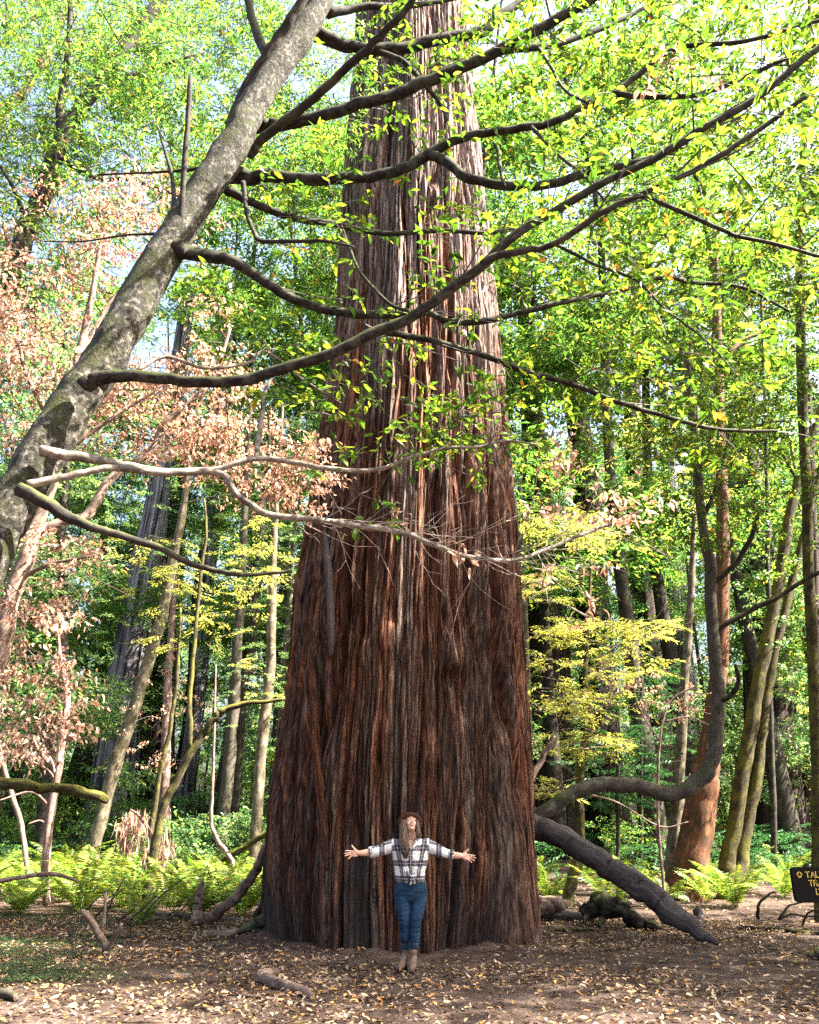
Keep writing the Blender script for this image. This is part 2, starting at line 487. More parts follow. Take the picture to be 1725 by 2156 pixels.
# ------------------------------------------------------------------ ground
def make_ground():
    xs = np.concatenate([np.linspace(-140, -14, 40)[:-1], np.linspace(-14, 14, 260), np.linspace(14, 140, 40)[1:]])
    ys = np.concatenate([np.linspace(-30, 4, 20)[:-1], np.linspace(4, 26, 230), np.linspace(26, 220, 60)[1:]])
    X, Y = np.meshgrid(xs, ys)
    near = (np.abs(X) < 13) & (Y > 4.5) & (Y < 25)
    Z = gz(X, Y) + near * .025 * (fbm(X * 9, Y * 9, 0, 8, 3) - .5)
    n = len(xs)
    i = np.arange(len(ys) - 1)[:, None] * n + np.arange(n - 1)[None]
    q = np.stack([i, i + 1, i + n + 1, i + n], -1).reshape(-1, 4)
    mb = MB(); mb.add(np.stack([X, Y, Z], -1).reshape(-1, 3), q)
    return tag(mb.build('ground', M['dirt']), 'brown trodden earth of the forest floor', None, None, 'structure')
make_ground()

def on_view(n, x0, x1, y0, y1):
    """points of the floor below a region of the photograph"""
    x, y = rng.uniform(x0, x1, n), rng.uniform(y0, y1, n)
    v = (CY - y) / F
    dz = ST + v * CT
    t = -CAM_Z / dz
    return (x - CX) / F * t, (CT - v * ST) * t

def litter():
    mb = MB()
    gx, gy = rng.uniform(-7.5, 8.5, 52000), rng.uniform(4.6, 15.5, 52000)
    dens = .50 + .5 * np.clip(-gx / 4, 0, 1) + .5 * np.clip((8.4 - gy) / 2.5, 0, 1)
    dens *= .35 + 1.3 * np.clip((fbm(gx * .8, gy * .8, 0, 21) - .36) * 4, 0, 1)
    k = rng.uniform(0, 1, len(gx)) < dens
    gx, gy = gx[k], gy[k]
    fx, fy = rng.uniform(-12, 12, 9000), rng.uniform(13, 26, 9000)
    X, Y = np.concatenate([gx, fx]), np.concatenate([gy, fy])
    r = np.hypot(X - RW[0], Y - RW[1])
    k = r > 2.05
    X, Y = X[k], Y[k]
    N = len(X)
    c = np.stack([X, Y, gz(X, Y) + rng.uniform(.014, .035, N)], -1)
    up = nrm(np.stack([rng.normal(0, .38, N), rng.normal(0, .38, N), np.ones(N)], -1))
    L = rng.uniform(.032, .088, N)
    leaves(mb, c, rdir(N, 0, .18), up, L, L * rng.uniform(.32, .5, N), 'oval', .15, rng.uniform(-.35, .45, N)[:, None])
    tag(mb.build('leaf_litter', M['litter']), 'fallen tan and orange leaves scattered over the forest floor', None, None, 'stuff')
    mb = MB()
    for i in range(420):
        x, y = rng.uniform(-7, 8), rng.uniform(5, 16)
        if math.hypot(x - RW[0], y - RW[1]) < 2.3: continue
        a, l = rng.uniform(0, 2 * math.pi), rng.uniform(.08, .42)
        p = np.array([[x, y, 0], [x + math.cos(a) * l * .5 + rng.normal(0, .02), y + math.sin(a) * l * .5, 0], [x + math.cos(a) * l, y + math.sin(a) * l, 0]])
        p[:, 2] = gz(p[:, 0], p[:, 1]) + .018
        tube(mb, p, np.array([.006, .005, .003]) * rng.uniform(.6, 1.3), 4, 2)
    tag(mb.build('twig_litter', M['dark_twig']), 'thin broken twigs strewn over the forest floor', None, None, 'stuff')

def clover():
    mb = MB()
    x, y = on_view(22000, -60, 480, 1925, 2075)
    k = (fbm(x * .9, y * .9, 0, 31) > .44) & (rng.uniform(0, 1, len(x)) < np.clip((260 - (x - 0) * 0 - 0) / 300 + .6, 0, 1))
    sx = CX + x * F / np.maximum(y, 1) * .9
    k &= rng.uniform(0, 1, len(x)) < np.clip((430 - sx) / 260, .05, 1)
    x, y = x[k], y[k]
    N = len(x)
    base = np.stack([x, y, gz(x, y) + rng.uniform(.02, .085, N)], -1)
    for j in range(3):
        a = rng.uniform(0, .6, N) + j * 2.094
        d = np.stack([np.cos(a), np.sin(a), rng.normal(.05, .15, N)], -1)
        L = rng.uniform(.013, .026, N)
        leaves(mb, base, d, np.tile((0, 0, 1.0), (N, 1)), L, L * .95, 'rhomb', .1, .1)
    tag(mb.build('clover_cover', M['clover']), 'low green clover-like sorrel covering the ground in the left shade', None, None, 'stuff')

# ------------------------------------------------------------------ the giant redwood
RY = 13.4
prof = [(1985, 546, 1134), (1930, 555, 1128), (1850, 561, 1122), (1700, 572, 1115), (1500, 600, 1103), (1300, 622, 1093), (1100, 650, 1082), (900, 681, 1067),
        (700, 708, 1046), (500, 722, 1027), (400, 728, 1018), (200, 742, 1000), (0, 757, 985)]
pz, pcx, pr = [], [], []
for y, l, r in prof:
    q, t = P((l + r) / 2, y, RY)
    pz.append(q[2]); pcx.append(q[0]); pr.append((r - l) / 2 * t / F)
pz, pcx, pr = map(np.array, (pz, pcx, pr))
RW = (float(pcx[1]), RY)

def redwood():
    root = empty('giant_redwood', (RW[0], RY, 0), 'giant redwood with deeply furrowed reddish brown bark in the middle of the clearing', 'tree')
    NA, NZ = 1100, 560
    zt = np.concatenate([np.linspace(-.35, 12, 380)[:-1], np.linspace(12, 38, NZ - 379)])
    cx = np.interp(zt, pz, pcx)
    rr = np.interp(zt, pz, pr)
    hi = zt > pz[-1]
    rr[hi] = pr[-1] - (zt[hi] - pz[-1]) * .022
    cx[hi] = pcx[-1]
    a = np.linspace(0, 2 * math.pi, NA + 1)
    A, Z = np.meshgrid(a, zt)
    ca, sa = np.cos(A), np.sin(A)
    # plates: noise on a cylinder of fixed radius so that the seam closes
    def cyl(f, zf, s, o=1):
        w = .35 * (vnoise(ca * 2.2 + 40, sa * 2.2 + 40, Z * .35, s + 50) - .5)
        w2 = .10 * (vnoise(ca * 7 + 40, sa * 7 + 40, Z * .9, s + 60) - .5)
        b = A + (w + w2) * .45
        return fbm(np.cos(b) * f + 90, np.sin(b) * f + 90, Z * zf, s, o)
    n1 = np.abs(2 * cyl(9, .20, 1) - 1)
    n1b = np.abs(2 * cyl(17, .38, 9) - 1)
    n2 = np.abs(2 * cyl(36, .9, 2, 2) - 1)
    n3 = np.abs(2 * cyl(85, 2.2, 3) - 1)
    sm = lambda x, e: np.clip(x / e, 0, 1) ** .6
    ridge = .19 * sm(n1, .16) + .085 * sm(n1b, .22) + .040 * sm(n2, .45) + .020 * n3
    ridge -= ridge.mean()
    # long slabs of outer bark with ragged ends
    sn = cyl(8, .16, 31, 2) + .05 * (cyl(40, 1.2, 33) - .5)
    sn2 = cyl(15, .30, 35, 2) + .05 * (cyl(50, 1.6, 36) - .5)
    slab = np.clip((sn - .49) / .025, 0, 1) * .6 + np.clip((sn2 - .52) / .03, 0, 1) * .4
    flare = np.exp(-np.maximum(Z, 0) / .6)
    flute = (fbm(ca * 2.6 + 10, sa * 2.6 + 10, Z * .06, 5, 2) - .5) * (.42 + .75 * flare)
    lump = (fbm(ca * 5 + 60, sa * 5 + 60, Z * .5, 12, 3) - .5) * .16
    rad = rr[:, None] - .09 + ridge + flute - .10 * flare + lump + slab * .075
    # knots and burls on the near side
    for (x, y, w, h, amp) in ((957, 1375, .20, .26, .16), (768, 1372, .14, .22, .11), (818, 1345, .12, .20, .12), (950, 1420, .10, .12, -.16), (905, 1560, .16, .3, .06), (720, 1560, .10, .5, .05), (960, 1330, .10, .35, .10)):
        q, t = P(x, y, RY - 1.75)
        k = np.interp(q[2], zt, rr); ang = math.asin(np.clip((q[0] - np.interp(q[2], zt, cx)) / k, -1, 1))
        th = -math.pi / 2 + ang
        da = np.abs((A - th + math.pi) % (2 * math.pi) - math.pi) * k
        g = np.exp(-(da / w) ** 2 - ((Z - q[2]) / h) ** 2)
        rad = rad + amp * g * (.6 + .8 * fbm(ca * 22, sa * 22, Z * 5, 44, 3))
    lim = rr[:, None] + .05 + .05 * fbm(ca * 9 + 30, sa * 9 + 30, Z * 1.5, 77, 3)
    rad = np.where(rad > lim, lim + (rad - lim) * .25, rad)
    v = np.stack([cx[:, None] + ca * rad, RY + sa * rad, Z], -1)
    s1 = NA + 1
    i = np.arange(NZ - 1)[:, None] * s1 + np.arange(NA)[None]
    q = np.stack([i, i + 1, i + s1 + 1, i + s1], -1).reshape(-1, 4)
    mb = MB()
    mb.add(v.reshape(-1, 3), q, uv=np.stack([A * 2.0, Z], -1).reshape(-1, 2))
    o = mb.build('trunk', M['redwood'], root)
    at = o.data.attributes.new('ridge', 'FLOAT', 'POINT')
    at.data.foreach_set('value', np.clip((ridge - ridge.min()) / (ridge.max() - ridge.min()), 0, 1).ravel())
    at = o.data.attributes.new('slab', 'FLOAT', 'POINT')
    at.data.foreach_set('value', slab.ravel())
    # frayed fibres and narrow ribbons of bark all over the trunk
    r = np.random.default_rng(8)
    mb = MB()
    for k in range(1500):
        a0 = r.uniform(math.pi * .92, math.pi * 2.08) if r.uniform() < .85 else r.uniform(0, 2 * math.pi)
        z0 = r.uniform(.1, 17) if r.uniform() < .8 else r.uniform(.1, 5)
        Lz = r.uniform(.35, 2.2)
        zz = np.linspace(z0, z0 + Lz, 6)
        dr = r.normal(0, .022); bow = r.normal(0, .012)
        aa = a0 + dr * np.linspace(-1, 1, 6) + bow * np.sin(np.linspace(0, 3.14, 6))
        ia = np.rint((aa % (2 * math.pi)) / (2 * math.pi) * NA).astype(int); iz = np.clip(np.searchsorted(zt, zz), 0, NZ - 1)
        rad_ = np.convolve(np.pad(rad[iz, ia], 1, 'edge'), [.25, .5, .25], 'valid') + .004
        w = r.uniform(.004, .015)
        pts = np.stack([cx[iz] + np.cos(aa) * rad_, RY + np.sin(aa) * rad_, zz], -1)
        n0 = mb.n
        tube(mb, pts, np.array([.25, .8, 1, 1, .8, .2]) * w, 5, 2)
        q_ = mb.v[-1]
        mb.uv[-1] = np.stack([(np.arctan2(q_[:, 1] - RY, q_[:, 0]) + r.uniform(0, 9)) * 2.0, q_[:, 2] + r.uniform(0, 5)], -1)
    fo = mb.build('bark_fibre', M['redwood'], root)
    fo['kind'] = 'stuff'
    # loose strips of bark that hang clear of the trunk
    def on_trunk(x, y, off):
        q, t = P(x, y, RY - 1.8)
        for _ in range(6):
            z = q[2]; c, k = np.interp(z, zt, cx), np.interp(z, zt, rr)
            dx = np.clip(q[0] - c, -k * .98, k * .98)
            q, t = P(x, y, RY - math.sqrt(k * k - dx * dx) - off)
        return q
    for pts, w, mat in (([(684, 1120), (690, 1180), (694, 1240), (698, 1320), (697, 1380)], .06, 'grey_log'),
                        ([(656, 1370), (660, 1450), (664, 1560), (672, 1650), (682, 1750), (690, 1830)], .065, 'redwood')):
        mb = MB()
        pp = np.array([on_trunk(x, y, .0 if k in (0, len(pts) - 1) else .02) for k, (x, y) in enumerate(pts)])
        tube(mb, pp, [w * .55] + [w] * (len(pts) - 2) + [w * .5], 10, 8, .5, 9, len(pts))
        mb.build('bark_strip', M[mat], root)
redwood()
litter()
clover()

# ------------------------------------------------------------------ sprays of leaves
SPEC = {   # length, width/length, leaves per cluster, cluster size, shape, droop
    'bay': ((.08, .125), .26, 34, .42, 'rhomb', -.35),
    'tanoak': ((.07, .118), .38, 9, .17, 'oval', -.25),
    'broad': ((.08, .14), .42, 24, .42, 'rhomb', -.3),
    'far': ((.13, .25), .40, 30, .85, 'rhomb', -.2),
    'tier': ((.07, .12), .32, 40, .46, 'rhomb', -.12),
    'needle': ((.10, .18), .17, 48, .45, 'rhomb', -.35),
    'dead': ((.05, .095), .44, 14, .32, 'oval', -.9),
}
def clusters(mb, c, kind, tw=None, out=None, scale=1.0):
    """leaf clusters at the points c, each round a small twig"""
    (l0, l1), wr, m, size, shape, droop = SPEC[kind]
    n = len(c)
    ax = rdir(n, -.05, .25) if out is None else nrm(out + rdir(n, 0, .3) * .6)
    size = size * scale * rng.uniform(.6, 1.35, n)
    flat = kind in ('tier', 'needle')
    t = np.tile(np.linspace(-.15, 1, m), (n, 1)) + rng.normal(0, .04, (n, m))
    side = nrm(np.cross(ax, np.array((0, 0, 1.0))))
    sg = np.where(np.arange(m) % 2, 1.0, -1.0)[None] * rng.uniform(.6, 1.2, (n, m))
    base = c[:, None] + ax[:, None] * (t * size[:, None])[..., None]
    if flat:
        lat = rng.uniform(0, .42, (n, m)) * size[:, None] * (1.1 - np.abs(t))
        base = base + side[:, None] * (sg * lat)[..., None] + np.array((0, 0, 1.0)) * (-.10 * lat - .16 * np.abs(t) ** 2 * size[:, None] + rng.normal(0, .012, (n, m)))[..., None]
        d = ax[:, None] * .75 + side[:, None] * sg[..., None] * .8 + np.array((0, 0, droop)) + rng.normal(0, .14, (n, m, 3))
        up = np.array((0, 0, 1.0)) + rng.normal(0, .22, (n, m, 3))
    else:
        base = base + rng.normal(0, .16, (n, m, 3)) * size[:, None, None] * np.array((1, 1, .7))
        d = ax[:, None] * .6 + side[:, None] * sg[..., None] * .75 + np.array((0, 0, droop)) + rng.normal(0, .35, (n, m, 3))
        up = np.array((0, 0, 1.0)) + rng.normal(0, .5, (n, m, 3))
    N = n * m
    L = rng.uniform(l0, l1, N) * (scale if kind in ('far',) else 1)
    curl = rng.uniform(-.1, .35, N)[:, None] if kind != 'dead' else rng.uniform(-.5, .8, N)[:, None]
    leaves(mb, base.reshape(-1, 3), d.reshape(-1, 3), up.reshape(-1, 3), L, L * wr * rng.uniform(.8, 1.2, N), shape, .12 if kind != 'dead' else .3, curl)
    if tw is not None:
        e = c + ax * size[:, None] * 1.0 - np.array((0, 0, .06)) * size[:, None]
        b = c - ax * size[:, None] * rng.uniform(.4, 1.6, n)[:, None] + rng.normal(0, .06, (n, 3))
        for i in range(n):
            thin_line(tw, (b[i], (b[i] + e[i]) / 2 + rng.normal(0, .03, 3), e[i]), .005 * max(1, size[i] / .35))

def thin_line(mb, pts, r):
    p = np.asarray(pts, float)
    m = len(p)
    rr = np.linspace(r, r * .45, m)
    tg = nrm(np.gradient(p, axis=0))
    s = nrm(np.cross(tg, np.array((.3, .9, .31))))
    u = np.cross(tg, s)
    v = np.stack([p + s * rr[:, None], p - s * rr[:, None] * .5 + u * rr[:, None] * .87, p - s * rr[:, None] * .5 - u * rr[:, None] * .87], 1).reshape(-1, 3)
    i = np.arange(m - 1)[:, None] * 3
    k = np.arange(3)[None]
    q = np.stack([i + k, i + (k + 1) % 3, i + 3 + (k + 1) % 3, i + 3 + k], -1).reshape(-1, 4)
    mb.add(v, q)

def blob_points(blobs):
    out = []
    for (x, y, rx, ry, Y, dY, n) in blobs:
        a, r = rng.uniform(0, 2 * math.pi, n), np.sqrt(rng.uniform(0, 1, n))
        px, py = x + np.cos(a) * r * rx, y + np.sin(a) * r * ry
        yy = Y + rng.uniform(-dY, dY, n)
        u, v = (px - CX) / F, (CY - py) / F
        t = yy / (CT - v * ST)
        q = np.stack([u * t, yy, CAM_Z + (ST + v * CT) * t], -1)
        k = (np.hypot(q[:, 0] - np.interp(q[:, 2], pz, pcx), q[:, 1] - RY) > np.interp(q[:, 2], pz, pr) + .45) & (q[:, 2] > .4)
        # clumps and gaps
        g = fbm(q[:, 0] * .9, q[:, 1] * .9, q[:, 2] * 1.1, 71, 2) + rng.normal(0, .05, n)
        out.append(q[k & (g > .43)])
    return np.concatenate(out)

def to_ground(pts, rad):
    """run the stem on down into the floor"""
    g = float(gz(pts[0][0], pts[0][1]))
    if pts[0][2] > g - .05:
        d = pts[0] - pts[1]
        k = (pts[0][2] - g + .15) / max(-d[2], .2)
        k = min(k, 4.0)
        e = pts[0] + d * k
        e[2] = g - .15
        pts = np.vstack([e, pts]); rad = np.concatenate([[rad[0] * 1.15], rad])
    return pts, rad

def tree(name, label, stem, Y, mat, limbs=(), blobs=(), kind='broad', leaf='leaf_green', cat='tree', group=None, bump=.25, wig=.3, ground=True, Y1=None, flutes=0, sides=12, twigmat='dark_twig', up=0.0):
    p, r = line(stem, Y, Y1)
    if ground: p, r = to_ground(p, r)
    if up:     # the part above the frame
        d = p[-1] - p[-2]; d = d / np.linalg.norm(d)
        p = np.vstack([p, p[-1] + (d * .6 + np.array((0, 0, .4))) * up]); r = np.concatenate([r, [r[-1] * .35]])
    root = empty(name, tuple(p[0]), label, cat, group)
    mb = MB(); tube(mb, p, r, sides, 6, bump if r.max() < .25 else bump * .5, 2.2 if r.max() < .3 else .8, int(abs(p[0][0]) * 37) % 97, wig * min(1, .10 / r.max()), flutes)
    mb.build('trunk', M[mat], root)
    for l in limbs:
        y0, y1 = l[0]
        q, s = line(l[1], y0, y1)
        mb = MB(); tube(mb, q, s, 8, 5, .2, 4, len(l[1]), .3)
        mb.build('branch', M[l[2] if len(l) > 2 else mat], root)
    if blobs:
        c = blob_points(blobs)
        if len(c):
            mb, tw = MB(), MB()
            clusters(mb, c, kind, tw)
            mb.cur = 1
            mb.add(np.concatenate(tw.v), np.concatenate(tw.q))
            mb.build('crown', [M[leaf], M[twigmat]], root, smooth=False)
    return root

# ------------------------------------------------------------------ the leaning tanoak in front
def tanoak():
    stem = [(-260, 1580, 124), (-190, 1450, 116), (-125, 1340, 110), (-62, 1220, 105), (-4, 1118, 101), (52, 1018, 98), (142, 868, 94), (192, 792, 88), (243, 718, 84), (310, 595, 76), (367, 500, 72),
            (430, 402, 70), (490, 308, 68), (532, 225, 61), (578, 148, 57), (648, 50, 53), (680, -12, 48), (715, -110, 42), (760, -300, 34)]
    Y0, Y1 = 4.9, 6.2
    p, r = line(stem, Y0, Y1)
    p, r = to_ground(p, r)
    root = empty('leaning_tanoak', tuple(p[0]), 'tanoak with mottled grey mossy bark leaning across the upper left in front of everything', 'tree')
    mb = MB(); tube(mb, p, r, 28, 9, .16, 2.6, 5, .12)
    mb.build('trunk', M['tanoak_bark'], root)
    # limb: (depth from, to), polyline, bark, twigs, first share of the limb with twigs, leaf share
    LB = [
     ((6.3, 6.6), [(655, 70, 40), (675, 75, 34), (740, 100, 28), (810, 105, 27), (862, 97, 27), (920, 85, 26), (1012, 65, 24), (1050, 35, 22), (1102, 0, 20), (1160, -50, 16)], 'branch_bark', 16, .5),
     ((6.1, 5.6), [(530, 262, 40), (560, 265, 32), (600, 260, 28), (660, 250, 28), (740, 225, 27), (812, 205, 27), (862, 185, 27), (912, 165, 26), (1037, 112, 25), (1142, 57, 24), (1242, 0, 22), (1330, -60, 16)], 'branch_bark', 24, .35),
     ((5.8, 6.4), [(1030, 114, 16), (1062, 107, 15), (1172, 92, 13), (1277, 55, 12), (1350, 20, 9), (1420, -20, 7)], 'branch_bark', 14, .2),
     ((6.0, 5.0), [(522, 328, 30), (545, 302, 22), (575, 275, 21), (640, 225, 20), (700, 170, 19), (765, 110, 18), (812, 65, 16), (862, 12, 14), (890, -40, 10)], 'dark_bark', 7, .6),
     ((6.0, 5.2), [(485, 365, 46), (520, 373, 34), (560, 372, 30), (640, 377, 28), (740, 375, 26), (810, 365, 25), (862, 350, 24), (912, 320, 24), (962, 295, 20), (1047, 275, 18), (1122, 267, 18), (1182, 250, 17), (1242, 217, 17), (1302, 190, 16), (1352, 150, 14), (1427, 102, 12), (1562, 87, 10), (1712, 47, 9), (1800, 20, 7)], 'branch_bark', 40, .3),
     ((5.4, 4.6), [(1290, 196, 14), (1337, 202, 13), (1412, 205, 12), (1487, 195, 11), (1587, 155, 10), (1722, 90, 9), (1800, 50, 7)], 'dark_bark', 18, .1),
     ((5.75, 4.8), [(905, 326, 24), (942, 342, 23), (982, 372, 22), (1062, 392, 22), (1162, 387, 20), (1237, 365, 20), (1337, 345, 18), (1412, 315, 16), (1512, 250, 15), (1612, 190, 13), (1712, 105, 11), (1790, 60, 8)], 'branch_bark', 34, .2),
     ((5.9, 6.8), [(478, 398, 26), (500, 412, 20), (540, 430, 18), (620, 460, 15), (700, 470, 14), (760, 485, 13), (830, 492, 12), (927, 485, 11), (1020, 490, 10), (1097, 480, 8)], 'branch_bark', 20, .15),
     ((5.8, 5.4), [(512, 385, 14), (515, 405, 11), (520, 450, 10), (536, 490, 9), (550, 507, 10), (620, 508, 9), (690, 508, 8), (745, 520, 5)], 'dark_bark', 3, .6),
     ((5.6, 6.4), [(370, 520, 50), (395, 532, 34), (450, 540, 30), (500, 553, 26), (560, 595, 24), (620, 630, 22), (700, 655, 21), (780, 662, 19), (862, 662, 17), (902, 657, 16), (937, 675, 15), (1012, 677, 14), (1087, 660, 14), (1162, 642, 13), (1227, 627, 12), (1312, 610, 11), (1392, 585, 10), (1462, 595, 9), (1562, 605, 8), (1662, 655, 6)], 'branch_bark', 46, .2),
     ((5.2, 4.3), [(178, 812, 40), (205, 798, 34), (250, 793, 30), (330, 795, 28), (420, 805, 27), (500, 803, 27), (570, 785, 26), (640, 762, 25), (720, 735, 25), (790, 700, 24), (862, 672, 23), (962, 600, 23), (1027, 550, 22), (1077, 500, 20), (1142, 460, 20), (1262, 390, 18), (1377, 335, 18), (1462, 280, 17), (1587, 210, 16), (1725, 100, 15), (1800, 50, 12)], 'branch_bark', 34, .42),
     ((4.62, 4.0), [(1015, 556, 18), (1045, 540, 17), (1112, 525, 16), (1172, 512, 15), (1262, 450, 15), (1337, 415, 14), (1427, 375, 13), (1512, 330, 13), (1587, 280, 12), (1725, 185, 11), (1800, 140, 9)], 'dark_bark', 26, .2),
     ((4.35, 4.6), [(1340, 412, 12), (1362, 417, 11), (1422, 440, 11), (1512, 480, 10), (1562, 500, 10), (1637, 515, 9), (1725, 540, 8), (1790, 560, 6)], 'branch_bark', 12, .2),
     ((5.6, 6.3), [(815, 700, 16), (862, 708, 15), (937, 725, 14), (1027, 752, 14), (1102, 780, 13), (1222, 815, 13), (1287, 842, 12), (1387, 872, 11), (1487, 900, 9), (1560, 907, 8), (1637, 907, 6)], 'branch_bark', 26, .1),
     ((5.1, 6.0), [(86, 950, 26), (150, 962, 24), (215, 968, 20), (270, 980, 17), (360, 993, 15), (450, 988, 14), (500, 975, 14), (545, 965, 13), (600, 970, 12), (680, 985, 12), (750, 992, 11), (810, 985, 10), (862, 965, 9), (930, 945, 8), (1010, 940, 7), (1062, 928, 6), (1130, 935, 4)], 'pale_branch', 22, .5),
     ((5.0, 6.2), [(58, 1020, 20), (130, 1006, 18), (190, 992, 17), (250, 986, 16), (340, 996, 16), (430, 992, 16), (470, 1000, 16), (500, 1040, 15), (560, 1080, 15), (640, 1092, 14), (740, 1105, 14), (850, 1122, 14), (912, 1147, 12), (987, 1172, 11), (1072, 1180, 10), (1132, 1165, 9), (1202, 1135, 9), (1287, 1102, 7), (1352, 1075, 5)], 'pale_branch', 0, .5),
     ((5.0, 5.2), [(40, 1030, 34), (100, 1062, 28), (140, 1086, 26), (200, 1112, 20), (260, 1130, 17), (340, 1155, 15), (400, 1185, 14), (450, 1200, 12), (520, 1210, 10), (615, 1203, 7)], 'dark_bark', 0, .5),
     ((5.6, 5.3), [(372, 515, 20), (382, 490, 15), (383, 440, 14), (388, 360, 13), (395, 260, 12), (402, 160, 11)], 'dark_bark', 0, .5),
     ((5.7, 5.9), [(362, 470, 14), (366, 425, 11), (362, 370, 9), (345, 310, 7), (332, 265, 5)], 'dark_bark', 0, .5),
     ((6.2, 6.6), [(575, 130, 26), (555, 100, 22), (535, 50, 20), (525, 0, 19), (515, -60, 15)], 'branch_bark', 5, .5),
     ((6.0, 5.6), [(490, 270, 40), (505, 215, 26), (540, 150, 25), (575, 95, 24), (610, 45, 22), (640, -5, 20), (670, -60, 16)], 'dark_bark', 5, .5),
     ((6.4, 7.0), [(690, 30, 22), (760, 15, 16), (862, 12, 13), (960, -5, 11), (1040, -40, 8)], 'branch_bark', 8, .3),
     ((5.6, 5.8), [(350, 480, 10), (330, 492, 7), (260, 495, 5), (180, 508, 4), (95, 508, 3)], 'dark_bark', 0, .5),
     ((5.8, 6.0), [(440, 345, 10), (400, 358, 8), (330, 362, 6), (205, 368, 4)], 'dark_bark', 0, .5),
     ((5.2, 5.6), [(862, 655, 9), (820, 640, 8), (760, 575, 7), (735, 520, 6), (722, 480, 4)], 'branch_bark', 5, .5),
     ((5.9, 6.3), [(540, 968, 14), (545, 920, 13), (552, 870, 11), (560, 820, 9), (600, 770, 6), (680, 740, 4)], 'pale_branch', 8, .3),
     ((5.5, 6.2), [(290, 780, 10), (350, 750, 9), (430, 775, 8), (520, 765, 7), (560, 740, 6), (640, 800, 5), (720, 850, 4)], 'pale_branch', 14, .3),
     ((4.9, 4.5), [(1160, 510, 9), (1200, 530, 8), (1260, 560, 7), (1340, 590, 6), (1400, 650, 5), (1490, 720, 4), (1560, 800, 3)], 'dark_bark', 14, .2),
     ((5.4, 5.0), [(1120, 268, 9), (1180, 330, 8), (1230, 370, 7), (1280, 430, 5)], 'dark_bark', 8, .2),
     ((5.7, 5.2), [(1135, 102, 9), (1160, 140, 8), (1190, 190, 7), (1240, 218, 6)], 'dark_bark', 4, .2),
     ((5.9, 5.9), [(800, 110, 14), (850, 130, 12), (900, 185, 11), (930, 225, 9), (945, 260, 6)], 'branch_bark', 5, .2),
     ((5.2, 5.4), [(1062, 392, 8), (1052, 350, 9), (1050, 320, 8), (1040, 300, 6)], 'branch_bark', 0, .2),
    ]
    lf, tw, dead, dtw = MB(), MB(), MB(), MB()
    cs, outs = [], []
    for i, (dy, pts, mat, nt, f0) in enumerate(LB):
        q, s = line(pts, *dy, taper=.93)
        mb = MB(); tube(mb, q, s, 12, 6, .16, 5, i * 3 + 1, .25)
        mb.build('branch', M[mat], root)
        c, rr = catmull(q, s, 8)
        tg = np.gradient(c, axis=0)
        for k in range(int(nt * .6)):
            u = f0 + (1 - f0) * rng.uniform(0, 1) ** .85
            j = min(int(u * (len(c) - 1)), len(c) - 2)
            t = tg[j] / np.linalg.norm(tg[j])
            o = nrm(t * rng.uniform(.3, 1.1) + rdir(1, .12, .45)[0] * 1.0)
            L = rng.uniform(.22, .75)
            b = c[j]
            m1 = b + o * L * .5 + rng.normal(0, .05, 3) * L
            e = b + o * L + np.array((0, 0, rng.uniform(-.12, .08))) * L
            r0 = min(rr[j] * .45, rng.uniform(.004, .009))
            thin_line(tw, (b, m1, e), r0)
            for w, d in ((e, o), (m1, nrm(o + rdir(1)[0]))):
                if rng.uniform() < .85:
                    if w is m1:
                        e2 = w + d * rng.uniform(.12, .3); thin_line(tw, (w, (w + e2) / 2 + rng.normal(0, .01, 3), e2), r0 * .6); w = e2
                    cs.append(w); outs.append(d)
    clusters(lf, np.array(cs), 'tanoak', None, np.array(outs))
    # bare pale twigs hanging from the lowest limbs in front of the redwood
    q, s = line(LB[15][1], 5.0, 6.2)
    c, rr = catmull(q, s, 8)
    dc = []
    for k in range(64):
        j = int(rng.uniform(.48, .95) * (len(c) - 1))
        o = nrm(np.array((rng.uniform(-.2, 1.0), rng.uniform(-.5, .5), rng.normal(-.05, .5))))
        L = rng.uniform(.2, .75)
        pts = [c[j]]
        for g in range(4):
            o = nrm(o + rng.normal(0, .16, 3) + np.array((.04, 0, .03)))
            pts.append(pts[-1] + o * L / 4)
            if rng.uniform() < .55:
                e = pts[-1] + nrm(o + rng.normal(0, .5, 3)) * L * .35
                thin_line(dtw, (pts[-1], (pts[-1] + e) / 2 + rng.normal(0, .008, 3), e), .0022)
        thin_line(dtw, pts, rng.uniform(.002, .004))
        if rng.uniform() < .10: dc.append(pts[-1])
    # twigs and leaves in front of the trunk, between the limbs
    fill = [(830, 890, 170, 110, 6.2, .5, 46), (960, 860, 120, 90, 6.4, .5, 26), (700, 830, 120, 60, 6.0, .5, 22), (620, 590, 130, 90, 6.0, .5, 30), (590, 440, 110, 50, 6.1, .4, 22), (840, 590, 70, 50, 5.6, .4, 14),
            (440, 610, 90, 50, 5.8, .3, 14), (560, 700, 110, 60, 6.0, .5, 20), (820, 230, 90, 110, 6.6, .6, 26), (1000, 190, 160, 140, 6.4, .8, 46), (930, 940, 150, 60, 6.2, .5, 20), (900, 60, 150, 60, 6.5, .5, 20),
            (1250, 120, 330, 140, 6.2, 1.2, 170), (1450, 330, 330, 220, 5.6, 1.2, 190), (1200, 540, 220, 130, 5.6, .9, 80), (1450, 640, 300, 130, 5.6, 1., 110), (1600, 180, 180, 200, 4.6, .8, 60), (1330, 800, 300, 90, 6.2, .9, 80)]
    fp = blob_points([(*b[:6], int(b[6] * .5)) for b in fill])
    clusters(lf, fp, 'tanoak', tw)
